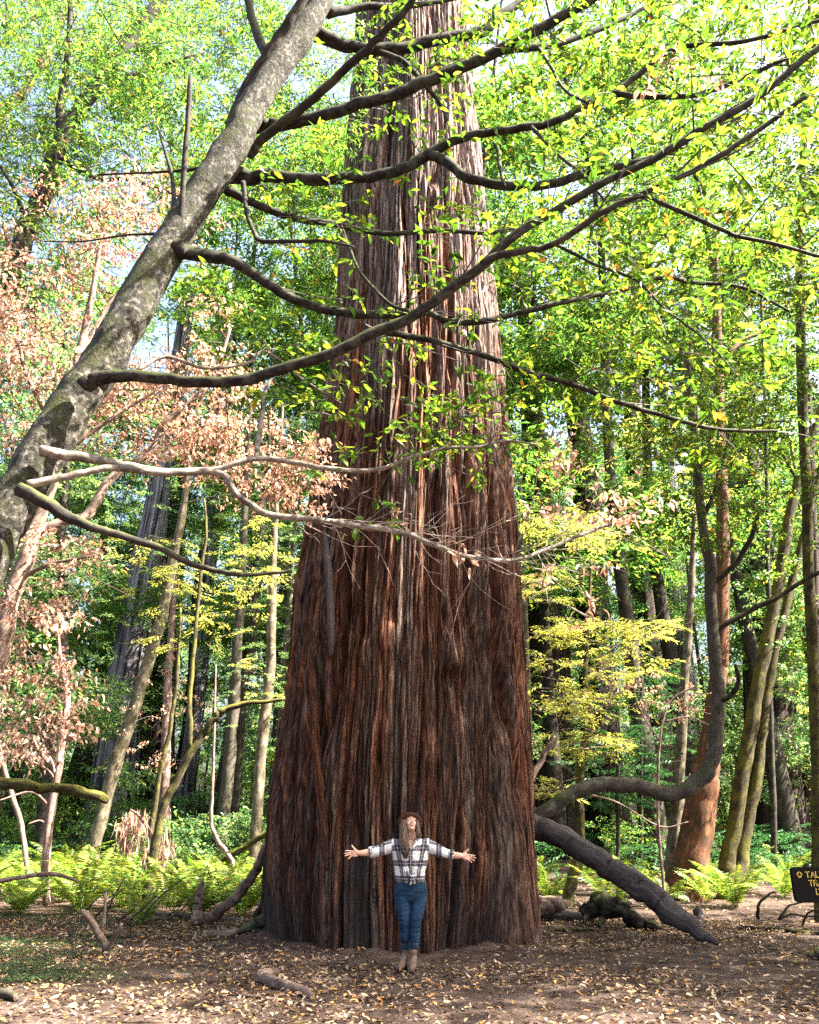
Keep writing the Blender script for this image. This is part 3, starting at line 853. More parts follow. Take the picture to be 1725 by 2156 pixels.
    dd = blob_points([(1280, 1090, 60, 30, 6.1, .2, 6), (1330, 1075, 50, 25, 6.1, .2, 6), (690, 1220, 20, 30, 6.2, .1, 3), (1190, 960, 30, 30, 6.2, .2, 5), (980, 715, 30, 15, 6, .1, 4), (1410, 140, 40, 40, 5, .3, 6)])
    if dc: dd = np.vstack([dd, dc])
    clusters(dead, dd, 'dead', None)
    lf.cur = 1; lf.add(np.concatenate(tw.v), np.concatenate(tw.q))
    lf.build('crown', [M['leaf_tanoak'], M['dark_twig']], root, smooth=False)
    dead.cur = 1; dead.add(np.concatenate(dtw.v), np.concatenate(dtw.q))
    dead.build('dead_foliage', [M['leaf_dead'], M['pale_twig']], root, smooth=False)
tanoak()

# ------------------------------------------------------------------ the other trees one can tell apart
BY = 'dark leaning bay tree with fine bright green leaves in the upper left'
tree('bay_tree', BY, [(-260, 1900, 62), (-230, 1500, 56), (-150, 1000, 50), (-40, 700, 42), (10, 620, 40), (50, 500, 40), (100, 390, 38), (130, 290, 35), (170, 230, 31), (240, 130, 27), (290, 60, 25), (350, -10, 22), (430, -100, 16)], 10, 'dark_bark',
     [((10, 9.6), [(126, 300, 22), (130, 210, 17), (145, 100, 12), (148, 0, 10), (152, -70, 7)]),
      ((10, 9), [(120, 330, 14), (200, 375, 9), (280, 380, 7), (420, 430, 4)]), ((10, 10.5), [(200, 190, 12), (300, 150, 8), (430, 110, 5)]), ((10, 9.5), [(60, 470, 12), (20, 380, 8), (-30, 310, 6)])],
     [(120, 130, 300, 190, 10.5, 2, 560), (400, 120, 250, 170, 11, 2, 420), (330, 330, 280, 140, 10.5, 1.5, 200), (40, 420, 150, 220, 10, 1.4, 200), (640, 150, 170, 190, 12, 1.5, 240)], 'bay', 'leaf_bay')
tree('bay_tree', 'pale slim bay stem rising at the upper left corner behind the dark leaning one', [(-240, 1880, 36), (-200, 1000, 32), (-120, 500, 28), (0, 250, 24), (60, 180, 20), (120, 70, 16), (160, -60, 10)], 13.5, 'pale_bark',
     [((13.5, 13), [(0, 250, 14), (-30, 130, 10), (-60, 20, 7)])],
     [(60, 230, 240, 300, 14, 2, 380), (250, 60, 250, 130, 14, 2, 260), (500, 200, 250, 200, 15, 2, 260)], 'bay', 'leaf_bay')
tree('dying_tanoak', 'leaning brown tree with dead pinkish brown leaves at the left edge', [(-100, 1930, 54), (-80, 1700, 48), (-40, 1480, 42), (0, 1380, 38), (30, 1250, 36), (75, 1110, 32), (95, 1050, 30), (130, 930, 26), (160, 780, 20), (190, 640, 14), (210, 520, 8)], 8.2, 'stick',
     [((8.2, 8.8), [(60, 1130, 20), (130, 1100, 20), (180, 1090, 22), (207, 1050, 22), (235, 1005, 19), (320, 945, 16), (350, 885, 14), (430, 820, 12), (465, 758, 9), (485, 690, 6)], 'stick'),
      ((8.2, 7.6), [(130, 930, 12), (60, 800, 9), (40, 690, 7), (60, 600, 5)], 'stick'), ((8.2, 8.6), [(165, 760, 12), (230, 640, 9), (320, 540, 6), (360, 470, 4)], 'stick'),
      ((8.2, 8.4), [(120, 960, 12), (250, 870, 8), (330, 820, 6), (370, 770, 4)], 'stick'), ((8.2, 8.0), [(40, 1220, 12), (100, 1190, 8), (200, 1170, 5)], 'stick')],
     [(110, 600, 160, 230, 8.2, .8, 260), (300, 500, 140, 140, 8.6, .8, 190), (180, 720, 200, 130, 8.6, .8, 150), (330, 850, 200, 120, 8.8, .6, 190), (540, 960, 140, 100, 9.2, .6, 90), (90, 1200, 130, 110, 8.4, .6, 80), (60, 1480, 110, 130, 8.4, .5, 90), (640, 1010, 60, 70, 9.6, .4, 34), (40, 850, 80, 100, 8.2, .5, 50), (30, 660, 70, 150, 6.9, .3, 40), (430, 700, 110, 90, 9, .6, 60)], 'dead', 'leaf_dead')
tree('dark_tree', 'dark brown upright trunk behind the pinkish dead sapling', [(85, 1850, 28), (92, 1712, 25), (97, 1637, 24), (100, 1537, 23), (115, 1467, 23), (122, 1433, 22), (134, 1368, 21), (132, 1243, 20), (135, 1168, 19), (130, 1108, 17), (140, 1000, 14), (150, 880, 9)], 25, 'dark_bark', (),
     [(130, 1080, 130, 110, 25, 1.5, 70)], 'broad', 'leaf_green')
tree('dead_sapling', 'slim pinkish dead sapling standing among the left ferns', [(100, 1897, 16), (97, 1812, 17), (107, 1712, 17), (120, 1637, 17), (132, 1552, 16), (142, 1487, 14), (137, 1437, 12), (127, 1383, 9), (122, 1330, 5)], 17.6, 'pink_dead',
     [((17.6, 17.2), [(118, 1640, 8), (106, 1600, 7), (90, 1570, 6), (75, 1562, 4)]), ((17.6, 17.2), [(117, 1642, 6), (100, 1620, 4), (60, 1600, 3)]), ((17.6, 17), [(105, 1700, 6), (70, 1668, 5), (30, 1675, 4), (0, 1685, 3)]),
      ((17.6, 17.8), [(132, 1540, 7), (150, 1500, 6), (185, 1470, 4)]), ((17.6, 17.4), [(104, 1740, 5), (85, 1728, 4), (60, 1735, 3)])])
tree('dead_sapling', 'thin dark dead stem leaning left of the pinkish dead sapling', [(62, 1870, 11), (55, 1812, 11), (45, 1737, 11), (25, 1677, 11), (10, 1620, 10), (0, 1582, 10), (-20, 1500, 8), (-40, 1400, 5)], 19, 'stick')
tree('leaning_tree', 'pale beige trunk leaning in front of the big grey redwood', [(190, 1830, 30), (205, 1760, 27), (240, 1620, 28), (280, 1500, 27), (310, 1400, 26), (345, 1280, 24), (365, 1180, 20), (385, 1080, 16), (400, 960, 10)], 24, 'pale_bark', (),
     [(400, 1080, 150, 180, 25, 2, 90), (250, 1250, 160, 120, 25, 2, 50)], 'tier', 'leaf_green')
tree('redwood_tree', 'big grey redwood with fluted bark in the left distance', [(228, 1790, 114), (240, 1637, 91), (258, 1487, 79), (277, 1368, 72), (302, 1218, 62), (326, 1093, 52), (346, 960, 44), (372, 800, 36), (400, 600, 28)], 42, 'grey_hazed_redwood', (), (), flutes=6, sides=48, wig=0, bump=.12)
tree('redwood_tree', 'narrow dark grey redwood behind the forked mossy tree', [(385, 1800, 44), (388, 1680, 40), (405, 1560, 36), (418, 1437, 33), (428, 1330, 30), (440, 1150, 26), (452, 1000, 24), (470, 800, 20), (485, 600, 14)], 46, 'grey_hazed_redwood', (), (), flutes=5, sides=36, wig=0, bump=.12)
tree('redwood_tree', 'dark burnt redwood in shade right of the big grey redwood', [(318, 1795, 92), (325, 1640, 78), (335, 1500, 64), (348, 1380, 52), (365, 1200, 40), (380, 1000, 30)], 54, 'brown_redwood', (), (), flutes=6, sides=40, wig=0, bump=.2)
tree('slim_tree', 'slim pinkish trunk standing behind the thin yellowish stem', [(345, 1800, 25), (347, 1700, 23), (350, 1560, 21), (352, 1480, 19), (358, 1380, 15), (366, 1250, 11), (372, 1150, 6)], 26, 'pink_dead', (), [(360, 1480, 90, 140, 25, 1.5, 40)], 'dead', 'leaf_dead')
tree('slim_tree', 'thin yellowish mossy stem left of the forked mossy tree', [(316, 1790, 12), (322, 1718, 12), (334, 1648, 11), (343, 1601, 11), (355, 1554, 10), (362, 1508, 9), (372, 1437, 8), (376, 1370, 7), (380, 1280, 5)], 20, 'moss_bark', (), [(330, 1560, 90, 90, 20, 1, 18)], 'dead', 'leaf_dead')
tree('forked_tree', 'dark mossy forked tree leaning right with a long bare limb', [(318, 1840, 20), (330, 1760, 18), (345, 1697, 17), (370, 1647, 17), (400, 1587, 17), (425, 1550, 16), (450, 1517, 16), (464, 1500, 17), (480, 1492, 14), (525, 1480, 10), (560, 1478, 8), (600, 1472, 6)], 17, 'moss_bark',
     [((17, 17.3), [(404, 1582, 13), (400, 1500, 11), (402, 1437, 10), (410, 1350, 9), (425, 1200, 7), (435, 1120, 6), (430, 1050, 4)])])
tree('straight_tree', 'straight brown trunk with grey-brown bark between the forked tree and the pale trunk', [(464, 1800, 31), (468, 1750, 29), (480, 1637, 27), (492, 1487, 25), (498, 1400, 22), (507, 1250, 19), (515, 1093, 16), (522, 950, 12), (530, 820, 7)], 25, 'curved_bark', (),
     [(500, 1050, 170, 170, 26, 2, 110), (470, 1380, 130, 160, 26, 2, 60)], 'tier', 'leaf_green')
tree('straight_tree', 'thinner dark trunk close behind the straight brown one', [(488, 1800, 19), (505, 1560, 16), (512, 1450, 19), (530, 1370, 19), (540, 1250, 17), (552, 1100, 15), (560, 1000, 12), (570, 860, 7)], 28, 'dark_bark', (),
     [(560, 1080, 90, 130, 28, 2, 40)], 'tier', 'leaf_green')
tree('straight_tree', 'pale round trunk standing nearest the left side of the giant redwood', [(528, 1820, 27), (537, 1777, 26), (545, 1662, 24), (555, 1537, 23), (567, 1437, 22), (572, 1330, 19), (576, 1168, 15), (580, 1080, 13), (588, 950, 10), (596, 850, 6)], 22, 'pale_bark', (),
     [(590, 1300, 100, 260, 24, 2, 110), (600, 1560, 70, 120, 24, 2, 40)], 'tier', 'leaf_green')
tree('slim_tree', 'thin bent stem with a broken pale foot left of the straight brown trunk', [(492, 1830, 10), (488, 1811, 10), (472, 1788, 10), (458, 1770, 9), (445, 1734, 8), (446, 1690, 7), (448, 1647, 6), (452, 1507, 5), (455, 1400, 3)], 19.5, 'pink_dead', (), [(440, 1250, 160, 70, 21, 1.5, 60), (540, 1180, 90, 90, 21, 1.5, 44), (380, 1330, 120, 40, 21, 1, 30), (560, 1420, 60, 50, 21, 1, 20), (300, 1180, 120, 80, 21, 1.5, 40)], 'tier', 'leaf_yellow')

# right of the giant
tree('curved_tree', 'grey tree whose stem bends level beside the giant redwood and then turns upright', [(1060, 1790, 36), (1090, 1755, 32), (1122, 1725, 30), (1162, 1702, 30), (1202, 1672, 30), (1252, 1655, 31), (1312, 1652, 31), (1362, 1660, 31), (1412, 1674, 33), (1462, 1652, 34), (1497, 1607, 32), (1510, 1537, 30), (1513, 1462, 28), (1500, 1330, 26), (1497, 1218, 24), (1487, 1143, 22), (1477, 1093, 20), (1465, 960, 17), (1450, 800, 13), (1440, 650, 9)], 14.6, 'curved_bark',
     [((14.6, 14.2), [(1500, 1345, 14), (1520, 1320, 12), (1580, 1285, 11), (1650, 1250, 10), (1725, 1205, 9), (1790, 1180, 7)], 'dark_bark'),
      ((14.6, 14.3), [(1500, 1230, 13), (1530, 1205, 12), (1562, 1168, 11), (1590, 1110, 11), (1595, 1080, 9), (1580, 1060, 8)], 'dark_bark'),
      ((14.6, 14.8), [(1478, 1093, 12), (1495, 1060, 11), (1515, 1000, 9), (1540, 900, 7), (1560, 800, 5)], 'dark_bark'),
      ((14.6, 14.0), [(1508, 1480, 10), (1530, 1470, 11), (1550, 1450, 11), (1555, 1425, 9), (1548, 1400, 7)], 'dark_bark'),
      ((14.6, 14.9), [(1410, 1672, 22), (1420, 1690, 14), (1424, 1700, 6)])],
     [(1430, 850, 280, 130, 13.4, 2, 190), (1580, 960, 200, 120, 13.4, 1.6, 150), (1420, 1110, 130, 60, 13.6, 1, 40), (1450, 620, 250, 160, 13, 2, 150)], 'broad', 'leaf_tanoak', bump=.14)
tree('orange_barked_tree', 'stout tree with bare orange-brown bark behind the bent grey tree', [(1444, 1900, 92), (1449, 1870, 80), (1455, 1840, 72), (1462, 1787, 64), (1475, 1700, 60), (1484, 1640, 56), (1492, 1580, 40), (1503, 1500, 36), (1512, 1420, 33), (1517, 1383, 32), (1520, 1250, 30), (1522, 1118, 26), (1518, 950, 22), (1512, 768, 20), (1508, 600, 15), (1505, 450, 9)], 19, 'orange_bark',
     [((19, 19.4), [(1515, 780, 13), (1560, 720, 9), (1640, 690, 6)]), ((19, 18.6), [(1520, 900, 12), (1450, 830, 9), (1380, 800, 6)])],
     [(1570, 700, 130, 80, 20, 1.5, 40)], 'broad', 'leaf_tanoak', flutes=4, sides=24)
tree('pale_tree', 'pale brown trunk just left of the orange-barked one', [(1412, 1900, 36), (1417, 1880, 32), (1420, 1787, 27), (1427, 1687, 24), (1437, 1537, 21), (1442, 1437, 18), (1448, 1350, 16), (1455, 1250, 14), (1460, 1150, 12), (1465, 1000, 9), (1470, 850, 6)], 20.5, 'pale_bark', (),
     [(1400, 960, 160, 130, 20, 2, 60)], 'tier', 'leaf_yellow')
tree('mossy_twin_tree', 'twin-stemmed mossy tree rising from ferns near the brown sign', [(1536, 1890, 50), (1532, 1850, 40), (1534, 1800, 33), (1547, 1737, 31), (1562, 1637, 30), (1577, 1562, 29), (1597, 1437, 27), (1612, 1368, 26), (1642, 1218, 23), (1662, 1093, 21), (1687, 993, 19), (1712, 918, 17), (1745, 800, 13), (1770, 650, 9)], 19, 'moss_bark',
     [((19, 19.2), [(1552, 1870, 44), (1556, 1827, 36), (1574, 1737, 28), (1590, 1662, 26), (1603, 1562, 23), (1614, 1462, 21), (1629, 1393, 19), (1657, 1268, 17), (1682, 1168, 15), (1707, 1068, 13), (1735, 950, 10), (1750, 850, 7)]),
      ((19, 18.4), [(1680, 1010, 9), (1640, 940, 6), (1610, 850, 4)])],
     [(1680, 880, 140, 150, 19, 2, 90), (1640, 1130, 120, 100, 19, 1.5, 50)], 'broad', 'leaf_tanoak', sides=18)
tree('yellow_leaved_tree', 'slim sunlit tree with pale yellow leaf sprays behind the leaning log', [(1196, 1890, 27), (1207, 1852, 25), (1222, 1787, 22), (1220, 1687, 20), (1222, 1600, 19), (1232, 1570, 16), (1240, 1520, 14), (1237, 1460, 12), (1232, 1410, 10), (1240, 1300, 8), (1245, 1180, 5)], 17.5, 'moss_bark',
     [((17.5, 17), [(1240, 1510, 7), (1270, 1490, 6), (1310, 1455, 5), (1345, 1425, 4)], 'pale_branch'), ((17.5, 18), [(1225, 1640, 6), (1180, 1610, 4), (1130, 1600, 3)], 'pale_branch'), ((17.5, 17), [(1240, 1300, 5), (1180, 1270, 4), (1110, 1260, 3)], 'pale_branch'),
      ((17.5, 17.2), [(1238, 1420, 5), (1300, 1360, 4), (1390, 1340, 3)], 'pale_branch'), ((17.5, 17), [(1225, 1670, 5), (1300, 1690, 4), (1390, 1740, 3), (1450, 1730, 2)], 'pink_dead')],
     [(1180, 1100, 110, 40, 17.5, 1, 55), (1300, 1120, 120, 40, 17.5, 1, 45), (1150, 1230, 80, 35, 17.2, 1, 30), (1250, 1330, 130, 30, 17.2, 1, 55), (1360, 1320, 70, 22, 17, .8, 28), (1170, 1460, 80, 35, 17, 1, 36), (1290, 1400, 120, 35, 17, 1, 42), (1220, 1560, 110, 26, 17, .8, 34), (1150, 1660, 50, 25, 17, .6, 16), (1120, 1420, 40, 60, 17, .6, 14), (1260, 1480, 90, 40, 17, .8, 24)], 'tier', 'leaf_yellow', twigmat='pale_twig')
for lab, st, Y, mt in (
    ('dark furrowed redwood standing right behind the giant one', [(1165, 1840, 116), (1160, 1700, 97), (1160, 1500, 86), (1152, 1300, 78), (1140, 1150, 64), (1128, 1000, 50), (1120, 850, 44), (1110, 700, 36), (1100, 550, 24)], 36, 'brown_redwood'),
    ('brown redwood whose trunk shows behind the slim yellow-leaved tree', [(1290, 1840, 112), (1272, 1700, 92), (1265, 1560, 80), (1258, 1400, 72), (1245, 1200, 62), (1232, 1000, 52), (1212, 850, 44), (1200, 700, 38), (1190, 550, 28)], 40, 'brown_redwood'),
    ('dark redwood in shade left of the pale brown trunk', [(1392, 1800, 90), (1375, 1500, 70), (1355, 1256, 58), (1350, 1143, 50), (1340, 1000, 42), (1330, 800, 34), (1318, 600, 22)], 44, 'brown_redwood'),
    ('grey sunlit redwood seen through the stems of the bent tree', [(1462, 1800, 74), (1440, 1500, 60), (1432, 1370, 50), (1428, 1256, 44), (1420, 1143, 40), (1410, 1000, 32), (1395, 800, 22)], 50, 'grey_hazed_redwood'),
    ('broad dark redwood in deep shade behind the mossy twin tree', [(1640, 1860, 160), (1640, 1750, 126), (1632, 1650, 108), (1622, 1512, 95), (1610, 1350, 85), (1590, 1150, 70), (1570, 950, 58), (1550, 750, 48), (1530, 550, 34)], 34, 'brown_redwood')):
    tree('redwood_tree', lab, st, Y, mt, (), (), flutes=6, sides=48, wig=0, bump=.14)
tree('straight_tree', 'dark reddish trunk cut by the right edge of the view', [(1724, 1930, 30), (1722, 1700, 24), (1722, 1437, 20), (1716, 1200, 18), (1710, 1000, 15), (1704, 800, 9)], 20, 'brown_redwood', (), [(1690, 1350, 90, 200, 20, 1.5, 50)], 'broad', 'leaf_green')
tree('slim_tree', 'greenish mossy stem at the upper right edge', [(1730, 1900, 28), (1700, 1100, 22), (1690, 800, 20), (1687, 525, 18), (1690, 400, 17), (1695, 300, 16), (1700, 200, 14), (1704, 80, 11), (1706, -60, 7)], 15, 'moss_bark', (), [(1640, 520, 140, 160, 13.8, 1.2, 80), (1500, 180, 260, 160, 13.5, 1.5, 70)], 'broad', 'leaf_tanoak')
tree('slim_tree', 'thin dark stem crossing behind the mossy twin tree', [(1630, 1870, 13), (1622, 1400, 11), (1617, 1218, 10), (1617, 1068, 9), (1612, 900, 8), (1605, 700, 6), (1600, 520, 3)], 23, 'dark_bark', (), [(1580, 1200, 120, 120, 23, 1.5, 40)], 'broad', 'leaf_green')
tree('slim_tree', 'pale greenish trunk squeezed beside the right edge of the giant redwood', [(1117, 1850, 16), (1113, 1600, 16), (1110, 1400, 15), (1103, 1250, 13), (1098, 1100, 11), (1092, 950, 7)], 28, 'pale_bark', (), [(1120, 1000, 90, 170, 27, 1.5, 50)], 'tier', 'leaf_yellow')
tree('dead_pole', 'bare brown dead pole leaning out from behind the giant redwood on its right', [(1098, 1740, 15), (1108, 1671, 14), (1135, 1610, 13), (1152, 1578, 12), (1167, 1549, 10)], 16.2, 'stick')
tree('dead_sapling', 'bare pinkish dead sapling with curled twigs in front of the pale brown trunk', [(1400, 1890, 7), (1385, 1700, 6), (1390, 1560, 5), (1410, 1480, 4), (1460, 1445, 3)], 17, 'pink_dead',
     [((17, 16.6), [(1390, 1560, 4), (1350, 1500, 3), (1330, 1430, 2)]), ((17, 16.8), [(1400, 1520, 4), (1450, 1510, 3), (1500, 1530, 2)])],
     [(1420, 1485, 95, 48, 17, .8, 26), (1340, 1440, 50, 40, 17, .6, 10), (1500, 1420, 60, 40, 16.6, .5, 10)], 'dead', 'leaf_dead', twigmat='pale_twig')
for lab, x, Y, n in (('dark green young conifer with layered sprays left of the pale brown trunk', 1350, 24, 0), ('low dark green conifer sapling behind the bent grey tree', 1300, 20, 1), ('feathery green conifer sapling below the big grey redwood', 420, 30, 2)):
    y0 = 1830
    st = [(x, 1880, 10), (x, 1700, 8), (x, 1450 + 120 * n, 5), (x, 1330 + 160 * n, 2)]
    tree('conifer_sapling', lab, st, Y, 'dark_bark', (), [(x, 1560 + 70 * n, 90, 36, Y, 1.2, 36), (x, 1480 + 110 * n, 110, 30, Y, 1.2, 40), (x + 10, 1420 + 130 * n, 75, 24, Y, 1, 26), (x, 1640 + 30 * n, 110, 34, Y, 1.2, 40)], 'needle', 'leaf_conifer')

# ------------------------------------------------------------------ the woods behind: single trees, copied
def copy_thing(src, loc, rz, sc, label=None, group=None):
    c = src.copy(); COL.objects.link(c)
    c.location = loc; c.rotation_euler = (0, 0, rz); c.scale = (sc, sc, sc)
    if label: c['label'] = label
    if group: c['group'] = group
    for ch in src.children:
        d = ch.copy(); COL.objects.link(d); d.parent = c
        for g in ch.children:
            e = g.copy(); COL.objects.link(e); e.parent = d
    return c

def generic_tree(name, label, cat, group, h, r, mat, kind, leaf, n, z0, spread, tiers=False, scale=1.0):
    root = empty(name, (0, 0, 0), label, cat, group)
    mb = MB()
    k = np.linspace(0, 1, 7)
    pts = np.stack([(vnoise(k * 3, h, r * 9, 4) - .5) * h * .05, (vnoise(k * 3, h + 9, r * 9, 4) - .5) * h * .05, k * h - .2], -1)
    tube(mb, pts, r * (1 - .85 * k) * (1 + .5 * np.exp(-k * 14)), 14, 5, .15, 1, int(h), 0, 5)
    mb.build('trunk', M[mat], root)
    if tiers:
        z = z0 + (h * .98 - z0) * rng.uniform(0, 1, n) ** .9
        a = np.floor(z * 1.3) * 2.4 + rng.normal(0, .35, n) + rng.integers(0, 5, n) * 1.2566
        q = rng.uniform(.12, 1, n) ** .7 * spread * (1.05 - (z - z0) / (h - z0)) ** .8
        c = np.stack([np.cos(a) * q, np.sin(a) * q, z - q * .22], -1)
        out = np.stack([np.cos(a), np.sin(a), np.full(n, -.2)], -1)
    else:
        lumps = np.stack([rng.normal(0, spread * .55, 26), rng.normal(0, spread * .55, 26), rng.uniform(z0, h, 26)], -1)
        w = rng.integers(0, 26, n)
        c = lumps[w] + rng.normal(0, 1, (n, 3)) * np.array((.9, .9, .38)) * spread * .20
        out = None
    c[:, :2] += np.stack([np.interp(c[:, 2], pts[:, 2], pts[:, 0]), np.interp(c[:, 2], pts[:, 2], pts[:, 1])], -1)
    mb = MB(); clusters(mb, c, kind, None, out, scale)
    mb.build('crown', M[leaf], root, smooth=False)
    return root

def far_trees():
    G = 'trees of the woods behind'
    protos = [
     generic_tree('broadleaf_tree', 'slender broadleaf tree of the bright woods behind the clearing', 'tree', G + ' with broad leaves', 17, .16, 'pale_bark', 'far', 'leaf_green', 430, 2.5, 3.4),
     generic_tree('broadleaf_tree', 'slender broadleaf tree of the bright woods behind the clearing', 'tree', G + ' with broad leaves', 13, .13, 'dark_bark', 'far', 'leaf_bay', 330, 1.6, 2.9),
     generic_tree('yellow_tree', 'yellowish leaved tree of the bright woods behind the clearing', 'tree', G + ' with yellowish leaves', 12, .11, 'moss_bark', 'far', 'leaf_yellow', 260, 1.5, 2.8, True, .8),
     generic_tree('conifer_tree', 'tall conifer of the woods behind the clearing', 'tree', G + ', conifers', 30, .45, 'brown_redwood', 'far', 'leaf_conifer', 620, 5, 4.2, True, 1.1),
     generic_tree('conifer_tree', 'tall conifer of the woods behind the clearing', 'tree', G + ', conifers', 21, .22, 'dark_bark', 'far', 'leaf_green', 420, 2.0, 3.4, True, 1.0)]
    protos.append(generic_tree('broadleaf_tree', 'tall slender leafy tree of the bright woods behind the clearing', 'tree', G + ', tall with broad leaves', 30, .22, 'dark_bark', 'far', 'leaf_bay', 760, 7, 4.4))
    used = [False] * 6
    behind = ((235, 42, 190), (395, 46, 100), (1165, 36, 110), (1275, 40, 110), (1380, 44, 90), (1640, 34, 140))
    spots = []
    tries = 0
    while len(spots) < 112 and tries < 6000:
        tries += 1
        Y = rng.uniform(25, 72)
        X = rng.uniform(-.62, .66) * Y
        if any(math.hypot(X - a, Y - b) < 2.0 + Y * .02 for a, b in spots): continue
        bx = CX + F * X / Y * 1.04
        if X < 0 and Y < 40 and rng.uniform() < .35: continue
        if any(abs(bx - a) < w and Y < d for a, d, w in behind): continue
        spots.append((X, Y))
    wts = {0: .22, 1: .16, 2: .10, 3: .12, 4: .14, 5: .26}
    gaps = [(420, 46), (500, 42), (570, 39), (640, 43), (700, 38), (1030, 36), (1085, 29), (1180, 33), (1280, 27), (1420, 30), (1560, 28), (120, 50), (20, 44), (1010, 45), (600, 52), (310, 54)]
    spots = [((x - CX) / F * Y * 1.03, Y) for x, Y in gaps] + spots
    for n_, (X, Y) in enumerate(spots):
        k = int(rng.choice(6, p=list(wts.values()))) if n_ >= len(gaps) else 5
        if k == 3 and Y < 38: k = 0
        if X < 0 and k == 2: k = 1
        z = float(gz(X, Y)) - .05
        sc = rng.uniform(.75, 1.25) if n_ >= len(gaps) else rng.uniform(1.15, 1.5)
        if not used[k]:
            used[k] = True
            protos[k].location = (X, Y, z); protos[k].scale = (sc,) * 3
        else:
            copy_thing(protos[k], (X, Y, z), rng.uniform(0, 6.28), sc)
    # trees added beyond the right edge to shade the clearing; their lower limbs reach into the view
    tall = generic_tree('added_shade_tree', 'tall leafy tree added beyond the right edge to shade the clearing', 'tree', 'shade trees added beyond the right edge', 20, .24, 'dark_bark', 'broad', 'leaf_tanoak', 1500, 6.5, 4.6)
    for k, (X, Y, sc) in enumerate(((8.8, 11.8, .70), (11.8, 13.2, .76), (10.0, 9.6, .84), (13.5, 10.6, .90), (10.6, 8.6, .70), (13.5, 9.3, .92), (9.2, 10.2, .78))):
        z = float(gz(X, Y)) - .05
        if k == 0: tall.location = (X, Y, z); tall.scale = (sc,) * 3
        else: copy_thing(tall, (X, Y, z), rng.uniform(0, 6.28), sc)
    # far-off wood that reads as one mass
    mb = MB()
    n = 7000
    Y = rng.uniform(72, 100, n); X = rng.uniform(-.68, .68, n) * Y
    Z = rng.uniform(0, 1, n) ** 1.25 * 40
    g = fbm(X * .16, Y * .1, Z * .16, 91, 3) + rng.normal(0, .03, n)
    k = (g > .47)
    c = np.stack([X, Y, Z + 1.2], -1)[k]
    clusters(mb, c, 'far', None, None, 2.4)
    tag(mb.build('far_woods', M['leaf_green'], None, smooth=False), 'hazy mass of distant woodland foliage closing the view', None, None, 'stuff')
far_trees()

# ------------------------------------------------------------------ shrubs
def shrub_mesh(name, n, rad, h, kind, leaf):
    c = np.stack([rng.normal(0, rad * .5, n), rng.normal(0, rad * .5, n), rng.uniform(.12, 1, n) * h], -1)
    mb = MB(); clusters(mb, c, kind)
    return mb.mesh(name, M[leaf], False)
def shrubs():
    G = 'green shrubs beneath the trees behind the ferns'
    ms = [shrub_mesh('shrub', 60, .9, 1.5, 'broad', 'leaf_green'), shrub_mesh('shrub', 70, .8, 2.1, 'broad', 'leaf_bay'), shrub_mesh('shrub', 50, 1.0, 1.2, 'tier', 'leaf_conifer')]
    n = 0
    while n < 110:
        Y = rng.uniform(21.5, 42); X = rng.uniform(-.56, .56) * Y
        if abs(X) < 2.6 and Y < 24: continue
        if X > 0 and rng.uniform() < .5: continue
        o = bpy.data.objects.new('shrub', ms[int(rng.integers(0, 3)) if X < 0 else (2 if rng.uniform() < .8 else int(rng.integers(0, 2)))])
        COL.objects.link(o)
        o.location = (X, Y, float(gz(X, Y)) - .05); o.rotation_euler = (0, 0, rng.uniform(0, 6.28)); s = rng.uniform(.7, 1.25); o.scale = (s, s, s)
        tag(o, 'leafy green shrub in the undergrowth behind the fern band', 'shrub', G)
        n += 1
shrubs()

# ------------------------------------------------------------------ ferns
def fern_mesh(nf, L0, seed):
    r = np.random.default_rng(seed)
    mb = MB()
    for k in range(nf):
        a = 2 * math.pi * k / nf + r.normal(0, .25)
        L = L0 * r.uniform(.75, 1.15)
        lift, drop = r.uniform(1.0, 1.5), r.uniform(.55, 1.05)
        s = np.linspace(0, 1, 30)
        hor = L * (s * .62 + s ** 2 * .25)
        z = L * (lift * s * .95 - drop * s ** 2.2 * .8)
        h = np.array((math.cos(a), math.sin(a), 0)); sd = np.array((-h[1], h[0], 0))
        bend = r.normal(0, .12) * L
        p = h * hor[:, None] + sd * (bend * s ** 2)[:, None] + np.array((0, 0, 1.0)) * z[:, None]
        thin_line(mb, p[::3], .005)
        tg = nrm(np.gradient(p, axis=0))
        w = L * .155 * np.clip(np.sin(np.clip(s * 1.02 + .10, 0, 1) * math.pi) ** .6, 0, 1)
        j = np.arange(3, 30)
        for sg in (1, -1):
            d = sd * sg + tg[j] * .35 + np.array((0, 0, -.12)) + r.normal(0, .07, (len(j), 3))
            up = np.cross(tg[j], sd) * (1 if np.cross(tg[j][0], sd)[2] > 0 else -1)
            leaves(mb, p[j], d, up + r.normal(0, .12, (len(j), 3)), w[j] * r.uniform(.9, 1.1, len(j)), np.full(len(j), L * .034), 'rhomb', .12, .12)
    return mb.mesh('fern', M['fern'], False)

